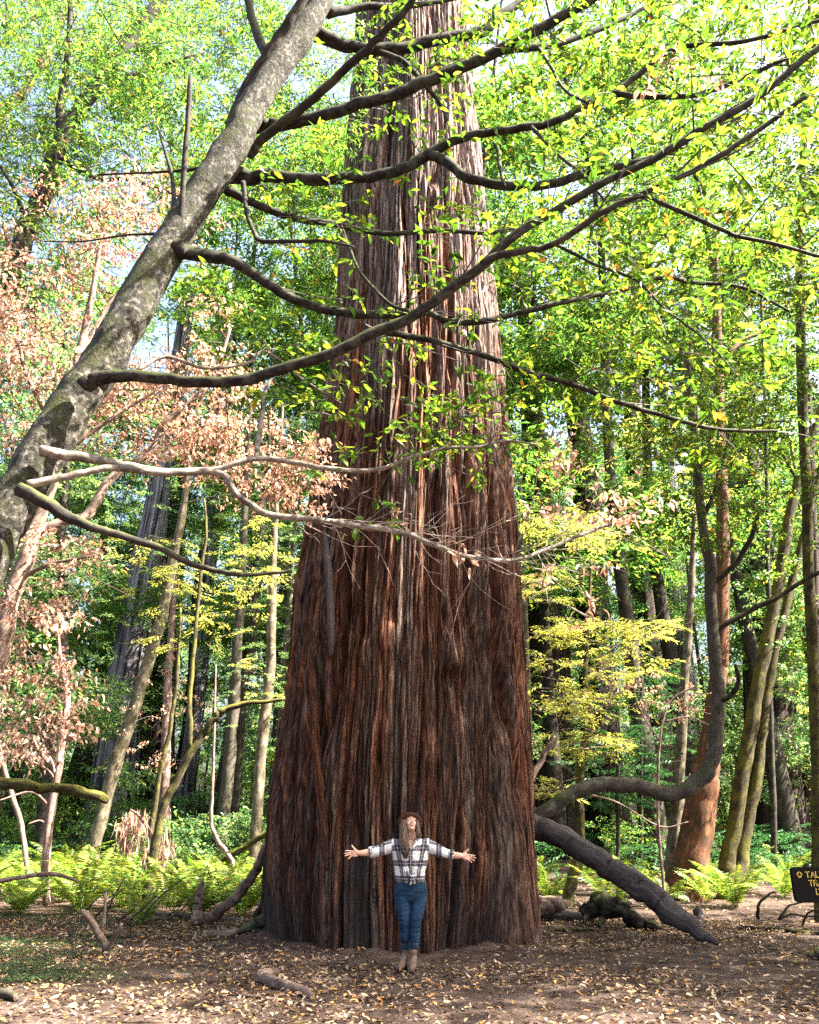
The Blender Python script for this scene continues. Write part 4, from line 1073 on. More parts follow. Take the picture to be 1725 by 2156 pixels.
def ferns():
    ms = [fern_mesh(15, 1.15, 1), fern_mesh(19, 1.0, 2), fern_mesh(12, 1.3, 3)]
    G = 'sword ferns in the sunlit band on the left'
    def put(X, Y, s, label, group, k):
        o = bpy.data.objects.new('sword_fern', ms[k])
        COL.objects.link(o)
        o.location = (X, Y, float(gz(X, Y)) - .02); o.rotation_euler = (rng.normal(0, .08), rng.normal(0, .08), rng.uniform(0, 6.28)); o.scale = (s, s, s)
        tag(o, label, 'fern', group)
    n = 0; pts = []; tries = 0
    while n < 66 and tries < 5000:
        tries += 1
        Y = rng.uniform(15.6, 24); X = rng.uniform(-.60, -.10) * Y
        if X > -2.6 and Y < 17.5: continue
        if any(math.hypot(X - a, Y - b) < .75 for a, b in pts): continue
        pts.append((X, Y)); n += 1
        put(X, Y, rng.uniform(.75, 1.15), 'arching yellow-green sword fern in the sunlit fern band left of the giant redwood', G, n % 3)
    for x, y, Y, s, k, lab in (
        (1550, 1905, 17.2, 1.15, 1, 'large bright sunlit sword fern at the foot of the mossy twin tree'),
        (1292, 1900, 16.6, 1.0, 2, 'sword fern with long arching fronds just behind the leaning log'),
        (1400, 1900, 17.6, .8, 0, 'sunlit fern below the pale brown trunk'),
        (1150, 1860, 18.5, .85, 1, 'dark green fern beside the right foot of the giant redwood'),
        (1650, 1885, 19.5, .95, 0, 'shaded green fern left of the brown sign'),
        (1490, 1900, 18.4, .75, 2, 'pale fern between the orange trunk and the mossy twin tree'),
        (1350, 1880, 19.2, .8, 1, 'fern half hidden under the lower part of the leaning log'),
        (300, 1935, 14.6, .75, 2, 'bluish green fern among dead twigs in front of the sunlit fern band')):
        q, t = P(x, y, Y)
        put(q[0], Y, s, lab, None, k)
    for i in range(9):
        Y = rng.uniform(20, 26); X = rng.uniform(.12, .5) * Y
        put(X, Y, rng.uniform(.7, 1.0), 'small dark fern in shade among the trunks on the right', 'shaded ferns among the right trunks', i % 3)
ferns()

# dead drooping redwood sapling
def drooping():
    p, r = line([(345, 1905, 9), (338, 1840, 9), (328, 1790, 9), (312, 1745, 8), (290, 1715, 6), (275, 1705, 4)], 17.4)
    p, r = to_ground(p, r)
    root = empty('drooping_sapling', tuple(p[0]), 'pinkish dead sapling with drooping brown foliage among the left ferns', 'sapling')
    mb = MB(); tube(mb, p, r, 6, 4); mb.build('stem', M['pink_dead'], root)
    mb = MB()
    c = blob_points([(290, 1725, 26, 24, 17.4, .35, 60), (270, 1740, 22, 40, 17.4, .3, 60), (345, 1775, 18, 34, 17.4, .3, 60), (310, 1740, 22, 20, 17.4, .3, 30), (320, 1800, 14, 20, 17.4, .2, 20)])
    for q in c:
        k = 7
        b = q + rng.normal(0, .05, (k, 3))
        leaves(mb, b, np.array((0, 0, -1.0)) + rng.normal(0, .18, (k, 3)), rng.normal(0, 1, (k, 3)), rng.uniform(.18, .38, k), np.full(k, .028), 'rhomb', .1, .1)
    mb.build('foliage', M['frond_dead'], root, smooth=False)
drooping()

# ------------------------------------------------------------------ fallen wood
def log(name, label, pts, Y, mat, cat, Y1=None, sides=14, bump=.25, wig=.3, flutes=0, extra=(), rest=False, group=None):
    p, r = line(pts, Y, Y1)
    if rest:
        p[:, 2] = gz(p[:, 0], p[:, 1]) + r * .75
    root = empty(name, tuple(p[-1] if p[-1][2] < p[0][2] else p[0]), label, cat, group)
    mb = MB(); tube(mb, p, r, sides, 7, bump, 3.5, len(pts) * 5 + int(Y), wig, flutes); mb.build('stem', M[mat], root)
    for e in extra:
        q, s = line(e[1], *e[0])
        if rest and len(e) < 3: q[:, 2] = np.maximum(q[:, 2], gz(q[:, 0], q[:, 1]) + s * .5)
        mb = MB(); tube(mb, q, s, 8, 5, .2, 4, 3, .4); mb.build('branch', M[mat], root)
    return root
log('leaning_log', 'thick grey log leaning from the giant redwood down to the ground on its right',
    [(1085, 1712, 34), (1112, 1732, 40), (1150, 1748, 42), (1212, 1782, 44), (1287, 1827, 47), (1352, 1872, 50), (1412, 1917, 50), (1455, 1950, 38), (1490, 1975, 20), (1514, 1988, 6)], 14.2, 'grey_log', 'log', 12.55, sides=30, flutes=6, bump=.16)
log('fallen_log', 'brown log with a bright broken end lying behind the right foot of the giant redwood', [(1095, 1900, 26), (1130, 1892, 26), (1165, 1884, 24), (1200, 1874, 15), (1232, 1870, 8)], 17.5, 'stick', 'log', rest=True)
log('fallen_log', 'grey log lying lower beside the right foot of the giant redwood', [(1110, 1932, 24), (1150, 1928, 24), (1200, 1922, 22), (1250, 1925, 16)], 15.2, 'grey_log', 'log', rest=True, Y1=15.0)
log('wood_chunk', 'split chunk of brown wood lying on the grey log', [(1128, 1925, 16), (1150, 1912, 24), (1178, 1905, 26), (1196, 1903, 14)], 14.9, 'stick', 'log', bump=.5)
log('root_snag', 'dark gnarled root with a pale limb lying under the leaning log', [(1228, 1922, 10), (1240, 1912, 26), (1262, 1905, 34), (1290, 1903, 36), (1312, 1912, 34), (1332, 1932, 27), (1360, 1948, 22), (1394, 1957, 8)], 14.6, 'dark_bark', 'log', 14.0, bump=.7, sides=24, flutes=5, wig=.8,
    extra=[((14.6, 14.3), [(1250, 1908, 20), (1238, 1926, 13), (1230, 1946, 6)], 1), ((14.6, 14.2), [(1275, 1910, 22), (1270, 1932, 15), (1262, 1950, 8)], 1), ((14.6, 14.4), [(1300, 1905, 18), (1318, 1900, 10), (1330, 1903, 5)], 1)])
log('fallen_branch', 'thin dark broken branch lying in front of the gnarled root', [(1170, 1948, 5), (1200, 1958, 7), (1240, 1962, 7), (1262, 1962, 4)], 13.8, 'dark_bark', 'branch', rest=True)
log('tree_stump', 'small grey stump beside the lower end of the leaning log', [(1474, 1938, 26), (1473, 1925, 22), (1472, 1918, 15)], 15.3, 'grey_log', 'stump', bump=.5)
log('fallen_branch', 'tangle of dark bare branches lying on the ground left of the sign', [(1560, 1934, 7), (1600, 1937, 8), (1640, 1938, 8), (1690, 1950, 9), (1740, 1964, 9)], 14.2, 'dark_bark', 'branch', 13.4, rest=True,
    extra=[((14.2, 14.1), [(1597, 1934, 8), (1597, 1910, 7), (1608, 1893, 6), (1624, 1880, 4), (1636, 1878, 3)], 1), ((14.1, 14), [(1640, 1937, 6), (1655, 1915, 5), (1668, 1905, 4), (1690, 1900, 3)], 1), ((14, 13.6), [(1690, 1948, 5), (1700, 1925, 4), (1722, 1915, 3)], 1), ((14.2, 14), [(1640, 1937, 5), (1665, 1925, 4), (1700, 1930, 3), (1730, 1925, 3)], 1)])
log('leaning_branch', 'dark bark-peeled branch leaning against the left foot of the giant redwood', [(440, 1940, 18), (460, 1922, 21), (490, 1896, 22), (512, 1872, 21), (532, 1845, 20), (550, 1810, 18), (563, 1775, 15)], 14.6, 'stick', 'branch', 13.7)
log('broken_stub', 'upright pointed broken stub near the leaning branch on the left', [(417, 1946, 30), (416, 1930, 24), (419, 1905, 18), (424, 1875, 15), (428, 1850, 6)], 14.4, 'stick', 'stump', bump=.6)
log('root_snag', 'low dark roots and broken wood at the left foot of the giant redwood', [(500, 1965, 10), (530, 1952, 20), (556, 1938, 26), (572, 1948, 22)], 13.2, 'dark_bark', 'root', bump=.5, extra=[((13.2, 13), [(530, 1955, 12), (560, 1965, 10), (590, 1972, 6)]), ((13.3, 13.2), [(540, 1930, 14), (552, 1900, 9), (556, 1880, 4)], 1)])
log('fallen_branch', 'straight brown stick lying on the ground left of the giant redwood', [(430, 1950, 12), (480, 1953, 14), (530, 1954, 14), (575, 1950, 9)], 13.4, 'stick', 'branch', rest=True)
log('fallen_branch', 'long thin reddish branch lying along the front of the fern band', [(245, 1868, 6), (300, 1888, 8), (370, 1893, 8), (430, 1896, 8), (490, 1915, 8), (530, 1926, 5)], 16.6, 'stick', 'branch', 15.2, rest=True)
log('broken_stub', 'forked dead stub sticking up from the left foreground ground', [(236, 2015, 13), (222, 1995, 15), (210, 1968, 14), (196, 1945, 15), (180, 1925, 14), (172, 1917, 6)], 11.6, 'stick', 'stump', extra=[((11.6, 11.4), [(228, 2006, 12), (236, 1984, 11), (248, 1962, 10), (257, 1945, 7)], 1), ((11.6, 11.7), [(216, 1978, 9), (220, 1930, 7), (223, 1880, 5)], 1)])
log('dead_twigs', 'dead twiggy branch tips bristling from the ground before the left ferns', [(150, 1940, 7), (200, 1925, 8), (260, 1935, 8), (310, 1945, 5)], 13.2, 'dark_bark', 'branch', rest=True,
    extra=[((13.2, 13 + i * .05), [(170 + 26 * i, 1938, 4), (185 + 30 * i + 10 * math.sin(i * 2.3), 1915 - 8 * (i % 3), 3), (205 + 33 * i + 26 * math.sin(i * 1.7), 1890 - 22 * (i % 3), 2)], 1) for i in range(8)])
log('curved_branch', 'thick curved piece of branch lying on the leaf litter in the left foreground', [(583, 2003, 18), (566, 2006, 20), (553, 2016, 22), (551, 2032, 23), (562, 2046, 23), (588, 2058, 22), (620, 2064, 21), (645, 2063, 18), (661, 2058, 9)], 10.2, 'stick', 'branch', 8.9, rest=True, bump=.18)
log('fallen_branch', 'thin stick lying on the ground between the curved branch and the person', [(560, 2035, 5), (620, 2042, 7), (680, 2040, 7), (720, 2030, 6), (742, 2026, 4)], 9.6, 'stick', 'branch', 9.9, rest=True)
log('fallen_branch', 'thin pale stick lying in front of the curved branch', [(480, 2056, 4), (540, 2078, 7), (600, 2088, 8), (665, 2092, 5)], 9.1, 'stick', 'branch', 8.5, rest=True)
log('fallen_branch', 'charred black branch end at the left bottom edge', [(-40, 2050, 20), (-10, 2060, 24), (20, 2070, 22), (40, 2078, 10)], 9.2, 'dark_bark', 'branch', 8.8, rest=True)
log('fallen_branch', 'black bark chunk on the ground at the right bottom edge', [(1700, 1998, 10), (1725, 1993, 22), (1760, 1990, 24)], 11.4, 'dark_bark', 'branch', rest=True)
log('hanging_log', 'moss-hung broken trunk lying level across the left trees', [(-120, 1640, 26), (-40, 1648, 24), (0, 1650, 22), (100, 1657, 20), (160, 1666, 20), (205, 1678, 19), (226, 1688, 12)], 15.8, 'moss_bark', 'log', 16.2, bump=.5, sides=22, flutes=4)
log('arching_branch', 'bare arching branch over the ferns at the left edge', [(-40, 1862, 9), (0, 1855, 9), (40, 1848, 9), (90, 1841, 9), (130, 1843, 8), (165, 1857, 5)], 15, 'stick', 'branch', 15.4)
log('leaning_pole', 'mossy pole leaning behind the ferns toward the giant redwood', [(470, 1810, 11), (495, 1797, 11), (530, 1775, 12), (575, 1748, 12)], 20.6, 'moss_bark', 'log', 19.8)

# ------------------------------------------------------------------ the trail sign
def sign():
    Y = 9.4
    q0, t = P(1664, 1826, Y)
    ql, _ = P(1671, 1901, Y)
    h = q0[2] - ql[2]
    x0, z1 = q0[0] + .004, q0[2]
    w, th = .78, .045
    root = empty('trail_sign', (x0 + w / 2, Y, 0), 'dark brown wooden trail sign with yellow lettering at the right edge', 'sign')
    bm = bmesh.new()
    rr, prof_ = .045, []
    for cx_, cz_, a0 in ((w - rr, h - rr, 0), (rr, h - rr, 90), (rr, rr, 180), (w - rr, rr, 270)):
        for k in range(7):
            a = R(a0 + k * 15)
            prof_.append((cx_ + math.cos(a) * rr, cz_ + math.sin(a) * rr))
    f = bm.faces.new([bm.verts.new((x, 0, z)) for x, z in prof_])
    ex = bmesh.ops.extrude_face_region(bm, geom=[f])
    bmesh.ops.translate(bm, vec=(0, th, 0), verts=[v for v in ex['geom'] if isinstance(v, bmesh.types.BMVert)])
    bmesh.ops.recalc_face_normals(bm, faces=bm.faces)
    bmesh.ops.bevel(bm, geom=[e for e in bm.edges if abs(e.verts[0].co.y - e.verts[1].co.y) < 1e-6], offset=.005, segments=2, affect='EDGES')
    me = bpy.data.meshes.new('board'); bm.to_mesh(me); bm.free()
    me.materials.append(M['sign_brown'])
    o = bpy.data.objects.new('board', me); COL.objects.link(o); o.parent = root
    o.location = (-w / 2, 0, z1 - h)
    # letters: the cap height, rows and columns are measured on the board
    s = t / F
    U = lambda x, y: (((x - 1664) * s * 1.02, (1901 - y) * h / 75.0))
    cap = 11.6 * h / 75
    lett = MB()
    def bar(a, b, wd=.0085):
        a, b = np.array(a), np.array(b)
        d = (b - a) / np.linalg.norm(b - a); n = np.array((-d[1], d[0])) * wd / 2
        a, b = a - d * wd / 2, b + d * wd / 2
        c = [a - n, b - n, b + n, a + n]
        v = [(p[0], -.003, p[1]) for p in c] + [(p[0], .004, p[1]) for p in c]
        lett.add(v, [[0, 1, 2, 3], [1, 0, 4, 5], [2, 1, 5, 6], [3, 2, 6, 7], [0, 3, 7, 4]])
    def curve(pts):
        for a, b in zip(pts[:-1], pts[1:]): bar(a, b)
    G = {'T': (.72, [[(0, 1), (1, 1)], [(.5, 1), (.5, 0)]]), 'A': (.80, [[(0, 0), (.5, 1), (1, 0)], [(.2, .35), (.8, .35)]]), 'L': (.58, [[(0, 1), (0, 0), (1, 0)]]),
         'R': (.66, [[(0, 0), (0, 1), (.7, 1), (.97, .9), (1, .75), (.95, .6), (.7, .5), (0, .5)], [(.55, .5), (1, 0)]]), 'I': (.04, [[(.5, 0), (.5, 1)]]), '1': (.04, [[(.5, 0), (.5, 1)]]),
         '.': (.10, [[(.3, 0), (.7, .03)]]), '3': (.60, [[(0, .95), (.9, 1), (.45, .58), (.85, .5), (1, .3), (.85, .08), (.5, 0), (0, .08)]])}
    def word(txt, x, z, gap=.24):
        for ch in txt:
            wd, st_ = G[ch]
            for l in st_: curve([(x + a * wd * cap, z + b * cap) for a, b in l])
            x += (wd + gap) * cap
    ux, uz = U(1692.2, 1873.4 - 0)[0], None
    row = lambda y: U(0, y)[1]
    word('TALL', U(1693, 0)[0], row(1847.5))
    word('TRAIL', U(1697, 0)[0], row(1865.5))
    word('1.3', U(1709, 0)[0], row(1883.5), .2)
    ax, az = U(1680, 0)[0], row(1847.5)
    k = cap
    pts = [(-.26, 0), (.26, 0), (.26, .52), (.55, .52), (0, 1.08), (-.55, .52), (-.26, .52), (-.26, 0)]
    curve([(ax + a * k, az + b * k) for a, b in pts])
    l = lett.build('lettering', M['sign_yellow'], None, smooth=False)
    l.parent = o
    # post behind the board, set in the ground beyond the frame's edge
    mb = MB()
    for sx in (.0,):
        tube(mb, [(w * .5 - w / 2 + .12, .085, -.2), (w * .5 - w / 2 + .12, .085, z1 - .03)], [.055, .055], 12, 3, .04, 4, 3)
    ps = mb.build('post', M['sign_brown'], None); ps.parent = root
M['sign_brown'] = plain('sign_brown', (.005, .004, .004), .8, (.009, .007, .006), 14, .08, .3, (1, 1, 9))
M['sign_yellow'] = plain('sign_yellow', (.62, .42, .07), .6, (.52, .34, .05))
sign()

# ------------------------------------------------------------------ the person
def person():
    PX, PY = 862.5, 10.5
    o0, t0 = P(690 + .2 * 860, 1689 + .2 * 1740, PY)
    O = np.array((o0[0], PY, 0.0))
    O[2] = float(gz(O[0], O[1]))
    def pp(x, y, dy=0.0):
        q, _ = P(690 + .2 * x, 1689 + .2 * y, PY + dy)
        return q - O
    S = .0011
    def remesh(mb, name, mat, vox, smooth, parent, fac=.5):
        me = mb.mesh(name, mat)
        o = bpy.data.objects.new(name, me); COL.objects.link(o)
        r = o.modifiers.new('r', 'REMESH'); r.mode = 'VOXEL'; r.voxel_size = vox; r.use_smooth_shade = True
        s = o.modifiers.new('s', 'SMOOTH'); s.factor = fac; s.iterations = smooth
        dg = bpy.context.evaluated_depsgraph_get()
        new = bpy.data.meshes.new_from_object(o.evaluated_get(dg))
        o.modifiers.clear(); o.data = new; new.name = name
        bpy.data.meshes.remove(me)
        if not new.materials: new.materials.append(mat)
        new.polygons.foreach_set('use_smooth', np.full(len(new.polygons), True))
        if parent is not None: o.parent = parent
        return o
    def verts(me):
        v = np.zeros(len(me.vertices) * 3); me.vertices.foreach_get('co', v); return v.reshape(-1, 3)
    def loft(mb, rings, n=28):
        a = np.linspace(0, 2 * math.pi, n, endpoint=False)
        v = np.concatenate([np.stack([c[0] + np.cos(a) * rx, c[1] + np.sin(a) * ry, np.full(n, c[2])], -1) for c, rx, ry in rings])
        m = len(rings)
        i = np.arange(m - 1)[:, None] * n; k = np.arange(n)[None]
        q = np.stack([i + k, i + (k + 1) % n, i + n + (k + 1) % n, i + n + k], -1).reshape(-1, 4)
        e = np.array([rings[0][0], rings[-1][0]])
        k = np.arange(n)
        t = np.vstack([np.stack([(k + 1) % n, k, np.full(n, m * n)], -1), np.stack([(m - 1) * n + k, (m - 1) * n + (k + 1) % n, np.full(n, m * n + 1)], -1)])
        mb.add(np.vstack([v, e]), q, t)
    def ell(mb, c, r, rot=None, n=20):
        a = np.linspace(0, 2 * math.pi, n, endpoint=False); b = np.linspace(-math.pi / 2, math.pi / 2, n // 2 + 1)[1:-1]
        A, B = np.meshgrid(a, b)
        v = np.stack([np.cos(B) * np.cos(A), np.cos(B) * np.sin(A), np.sin(B)], -1).reshape(-1, 3)
        v = np.vstack([v, [[0, 0, -1], [0, 0, 1]]]) * np.asarray(r)
        if rot is not None: v = v @ np.array(rot).T
        m = len(b)
        i = np.arange(m - 1)[:, None] * n; k = np.arange(n)[None]
        q = np.stack([i + k, i + (k + 1) % n, i + n + (k + 1) % n, i + n + k], -1).reshape(-1, 4)
        k = np.arange(n)
        t = np.vstack([np.stack([(k + 1) % n, k, np.full(n, m * n)], -1), np.stack([(m - 1) * n + k, (m - 1) * n + (k + 1) % n, np.full(n, m * n + 1)], -1)])
        mb.add(v + np.asarray(c), q, t)
    def limb(mb, pts, rad, sub=5, sides=16):
        tube(mb, np.array(pts), np.array(rad), sides, sub)
        ell(mb, pts[0], (rad[0],) * 3); ell(mb, pts[-1], (rad[-1],) * 3)

    # ---- head in its own frame, face towards -Y, then tipped back and turned a little
    hc = pp(876, 226, .03)
    tilt, yaw = R(-29), R(9)
    RM = np.array(Matrix.Rotation(yaw, 3, 'Z') @ Matrix.Rotation(R(4), 3, 'Y') @ Matrix.Rotation(tilt, 3, 'X'))
    H = lambda x, y, z: RM @ np.array((x, y, z)) + hc
    mb = MB()
    ell(mb, H(0, .018, .032), (.073, .090, .082), RM)
    ell(mb, H(0, -.026, -.028), (.061, .060, .086), RM)
    ell(mb, H(0, -.062, -.094), (.026, .024, .021), RM)
    for s in (1, -1):
        ell(mb, H(s * .034, -.058, -.030), (.027, .026, .030), RM)
        ell(mb, H(s * .076, .012, -.012), (.010, .020, .030), RM)
        ell(mb, H(s * .0115, -.099, -.030), (.0085, .0095, .008), RM)
        ell(mb, H(s * .030, -.079, .022), (.021, .010, .007), RM)
    limb(mb, [H(0, -.084, .016), H(0, -.094, -.004), H(0, -.106, -.024)], [.007, .0085, .0115], 3, 12)
    limb(mb, [H(-.022, -.080, -.052), H(0, -.089, -.056), H(.022, -.080, -.052)], [.006, .009, .006], 3, 10)
    # neck, trunk
    nk = pp(880, 400, .05)
    limb(mb, [pp(880, 470, .06), nk, H(0, .012, -.055)], [.072, .053, .052])
    TC = 872
    loft(mb, [(pp(TC, 1000, .036), .10, .075), (pp(TC, 900, .036), .13, .09), (pp(TC, 800, .03), .135, .095), (pp(TC, 700, .03), .135, .095), (pp(TC, 600, .02), .155, .105),
              (pp(TC, 500, .025), .165, .105), (pp(TC, 440, .04), .165, .085), (pp(TC, 405, .045), .12, .07), (pp(TC, 388, .05), .07, .055)])
    # arms and hands
    for side in (-1, 1):
        if side < 0:
            arm = [(715, 455), (560, 505), (440, 528), (380, 535), (322, 537)]
            knuck = [(246, 515), (240, 533), (243, 550), (252, 566)]
            tips = [(186, 512), (174, 541), (184, 566), (219, 599)]
            th = [(312, 520), (284, 492), (266, 472), (254, 456)]
            palm = [(322, 537), (292, 540), (258, 541)]
        else:
            arm = [(1035, 452), (1180, 515), (1318, 556), (1370, 562), (1420, 567)]
            knuck = [(1492, 557), (1497, 573), (1492, 589), (1482, 603)]
            tips = [(1551, 566), (1562, 591), (1547, 617), (1516, 634)]
            th = [(1430, 548), (1452, 526), (1468, 511), (1482, 498)]
            palm = [(1420, 567), (1448, 574), (1480, 580)]
        ad = (.03, .0, -.02, -.03, -.035)
        limb(mb, [pp(x, y, d) for (x, y), d in zip(arm, ad)], [.058, .050, .042, .037, .027])
        hd = -.035
        a, b, c = [pp(x, y, hd) for x, y in palm]
        for w in np.linspace(-1, 1, 5):      # palm: five bones side by side
            k = w * .026
            limb(mb, [a + (0, 0, k * .55), b + (0, -.004, k * .95), c + (0, 0, k * 1.0)], [.0135, .0145, .0115], 3, 10)
        for i, (kn, tp) in enumerate(zip(knuck, tips)):
            k0, k3 = pp(*kn, hd), pp(*tp, hd - .022 + .004 * i)
            k1 = k0 * .58 + k3 * .42 + (0, .004, .002); k2 = k0 * .26 + k3 * .74 + (0, .001, .001)
            limb(mb, [k0, k1, k2, k3], [.0098, .0086, .0078, .0064], 3, 10)
        T = [pp(x, y, hd - .004 * n) for n, (x, y) in enumerate(th)]
        limb(mb, T, [.0165, .0125, .0098, .0078], 3, 10)
    # legs inside the jeans keep the body one surface
    legs = (([(800, 940, .02), (806, 1080, .01), (812, 1245, -.02), (815, 1400, .02), (822, 1560, .05)]), ([(950, 940, .02), (948, 1080, 0), (930, 1245, -.05), (918, 1400, -.03), (906, 1590, -.04)]))
    for lg in legs:
        limb(mb, [pp(*q) for q in lg], [.062, .058, .044, .038, .030])
    body = remesh(mb, 'person', M['skin'], .0038, 5, None, .4)
    body.location = O
    tag(body, 'woman in plaid shirt, jeans and brown hat standing with arms spread, looking up', 'person')

    def child(mb, name, mat, smooth=True):
        o = bpy.data.objects.new(name, mb.mesh(name, mat, smooth)); COL.objects.link(o); o.parent = body
        return o
    # ---- face parts
    for s in (1, -1):
        mb = MB(); ell(mb, H(s * .0305, -.0765, .008), (.0135, .0075, .0065), RM, 16); e = child(mb, 'eye', M['eye_white'])
        mb = MB(); ell(mb, H(s * .0305, -.0825, .0095), (.0052, .003, .0052), RM, 12); c = child(mb, 'iris', M['iris']); c.parent = e
        mb = MB(); tube(mb, [H(s * .046, -.074, .026), H(s * .032, -.086, .032), H(s * .014, -.088, .027)], [.0022, .0034, .0026], 6, 4); child(mb, 'eyebrow', M['hair'])
    mb = MB()
    tube(mb, [H(-.030, -.0760, -.047), H(-.015, -.0905, -.0505), H(0, -.0945, -.0500), H(.015, -.0905, -.0505), H(.030, -.0760, -.047)], [.0020, .0042, .0042, .0042, .0020], 8, 4)
    tube(mb, [H(-.030, -.0760, -.047), H(-.015, -.0885, -.0640), H(0, -.0915, -.0670), H(.015, -.0885, -.0640), H(.030, -.0760, -.047)], [.0020, .0044, .0052, .0044, .0020], 8, 4)
    mo = child(mb, 'mouth', M['lips'])
    mb = MB(); tube(mb, [H(-.023, -.0790, -.051), H(0, -.0915, -.0580), H(.023, -.0790, -.051)], [.0035, .0062, .0035], 8, 4); te = child(mb, 'teeth', M['teeth']); te.parent = mo
    # ---- hair
    mb = MB()
    r = np.random.default_rng(4)
    capv = MB(); ell(capv, (0, .022, .036), (.080, .094, .088), None, 40)
    cv = capv.v[0]; keep = lambda f: ~((cv[f][..., 1].mean(-1) < -.028) & (cv[f][..., 2].mean(-1) < .088))
    q, t = capv.q[0], capv.t[0]
    mb.add(cv @ RM.T + hc, q[keep(q)], t[keep(t)])
    def strands(outer, inner, n, dy0, dy1, seed):
        r = np.random.default_rng(seed)
        for k in range(n * 3):
            w = (k / 3 + r.uniform(0, 1)) / n
            dd = r.uniform(-1, 1) * .025
            L = r.uniform(.72, 1.0)
            pts = []
            m = len(outer)
            for j in range(m):
                s = j / (m - 1) * L * (m - 1)
                a, b = int(min(s, m - 2)), min(s, m - 1) - int(min(s, m - 2))
                ox = outer[a][0] * (1 - b) + outer[a + 1][0] * b; oy = outer[a][1] * (1 - b) + outer[a + 1][1] * b
                ix = inner[a][0] * (1 - b) + inner[a + 1][0] * b; iy = inner[a][1] * (1 - b) + inner[a + 1][1] * b
                f = s / (m - 1)
                wob = (9 * math.sin(f * 8 + seed + w * 7) + 6 * math.sin(f * 17 + k)) * f
                pts.append(pp(ox * (1 - w) + ix * w + wob + r.normal(0, 4), oy * (1 - w) + iy * w, dy0 + (dy1 - dy0) * min(1, f * 1.6) + dd - .03 * math.sin(w * math.pi)))
            tube(mb, pts, [.004] + [.0046] * (m - 3) + [.0034, .001], 5, 3)
    strands([(785, 185), (762, 260), (765, 340), (758, 430), (772, 500), (800, 565), (832, 605)], [(832, 190), (826, 260), (838, 340), (845, 420), (848, 490), (845, 545), (836, 600)], 62, .0, -.125, 3)
    strands([(945, 185), (962, 250), (972, 310), (984, 360), (978, 395)], [(926, 195), (932, 260), (932, 310), (928, 360), (935, 400)], 40, .02, -.06, 8)
    child(mb, 'hair', M['hair'])
    # ---- hat, worn far back: brim behind the face, crown behind the head
    mb = MB()
    c = pp(868, 226, .055)
    hm = np.array(Matrix.Rotation(R(5), 3, 'Z') @ Matrix.Rotation(R(5), 3, 'Y') @ Matrix.Rotation(R(-58), 3, 'X'))
    pr_ = [(.080, .004), (.083, -.003), (.110, -.006), (.135, -.003), (.147, .004), (.1505, .007), (.1495, .010), (.135, .003), (.110, .000), (.090, .004), (.086, .020), (.083, .060), (.076, .096), (.062, .112), (.035, .110), (.012, .102), (.0001, .100)]
    n = 48; a = np.linspace(0, 2 * math.pi, n, endpoint=False)
    rings = []
    for rad, z in pr_:
        oval = 1 + (.06 * np.cos(2 * a) if rad < .1 else 0 * a)
        zz = z + (rad > .12) * .008 * np.cos(2 * a) - (z > .09) * .014 * np.exp(-(np.cos(a) * rad / .03) ** 2)
        rings.append(np.stack([np.cos(a) * rad, np.sin(a) * rad * oval, zz], -1))
    v = np.concatenate(rings) @ hm.T + c
    i = np.arange(len(pr_) - 1)[:, None] * n; k = np.arange(n)[None]
    mb.add(v, np.stack([i + k, i + (k + 1) % n, i + n + (k + 1) % n, i + n + k], -1).reshape(-1, 4))
    hat = child(mb, 'hat', M['felt'])
    mb = MB(); bz = np.array([.007, .030])
    v = np.concatenate([np.stack([np.cos(a) * .0875, np.sin(a) * .0875 * (1 + .06 * np.cos(2 * a)), np.full(n, z)], -1) for z in bz]) @ hm.T + c
    k = np.arange(n); mb.add(v, np.stack([k, (k + 1) % n, n + (k + 1) % n, n + k], -1))
    hb = child(mb, 'hat_band', M['band']); hb.parent = hat

    # ---- shirt
    mb = MB()
    def ring(y, xl, xr, d, ry, mul=1.0):
        l, r_ = pp(xl, y, d), pp(xr, y, d)
        return ((l + r_) / 2, (r_[0] - l[0]) / 2 * mul, ry)
    loft(mb, [ring(838, 716, 1031, .03, .122), ring(800, 708, 1030, .03, .130), ring(750, 703, 1024, .03, .128), ring(680, 698, 1038, .028, .126), ring(600, 683, 1060, .022, .136), ring(530, 670, 1072, .022, .136), ring(465, 668, 1076, .032, .120),
              ring(425, 690, 1058, .04, .098), ring(398, 745, 1005, .048, .078), ring(378, 805, 950, .055, .066)])
    for pts, rad in (([(712, 452, .03), (640, 482, .015), (560, 506, .0), (490, 522, -.01), (436, 526, -.02)], [.070, .072, .066, .060, .054]),
                     ([(1040, 450, .03), (1110, 488, .015), (1190, 522, .0), (1260, 545, -.01), (1318, 556, -.02)], [.070, .072, .064, .056, .050])):
        limb(mb, [pp(*q) for q in pts], rad)
    sh = remesh(mb, 'shirt', M['plaid'], .0065, 6, body, .5)
    me = sh.data
    v = verts(me)
    # folds and creases
    xc = pp(TC, 600)[0]
    fold = (fbm((v[:, 0] - xc) * 9 + (v[:, 2]) * 4, v[:, 2] * 5, v[:, 1] * 6, 3, 3) - .5) * .030
    knot = pp(893, 790, -.11)
    dk = np.hypot(v[:, 0] - knot[0], v[:, 2] - knot[2])
    ang = np.arctan2(v[:, 2] - knot[2], v[:, 0] - knot[0])
    fold += .010 * np.sin(ang * 15) * np.exp(-dk / .11) * (v[:, 1] < .05)
    nv = np.zeros(len(v) * 3); me.vertices.foreach_get('normal', nv); nv = nv.reshape(-1, 3)
    v2 = v + nv * fold[:, None]
    # neckline: a V cut out in front, sleeves open at the ends
    top, bot = pp(880, 372)[2], pp(886, 492)[2]
    vx = pp(882, 430)[0]
    h = (v2[:, 2] - bot) / (top - bot)
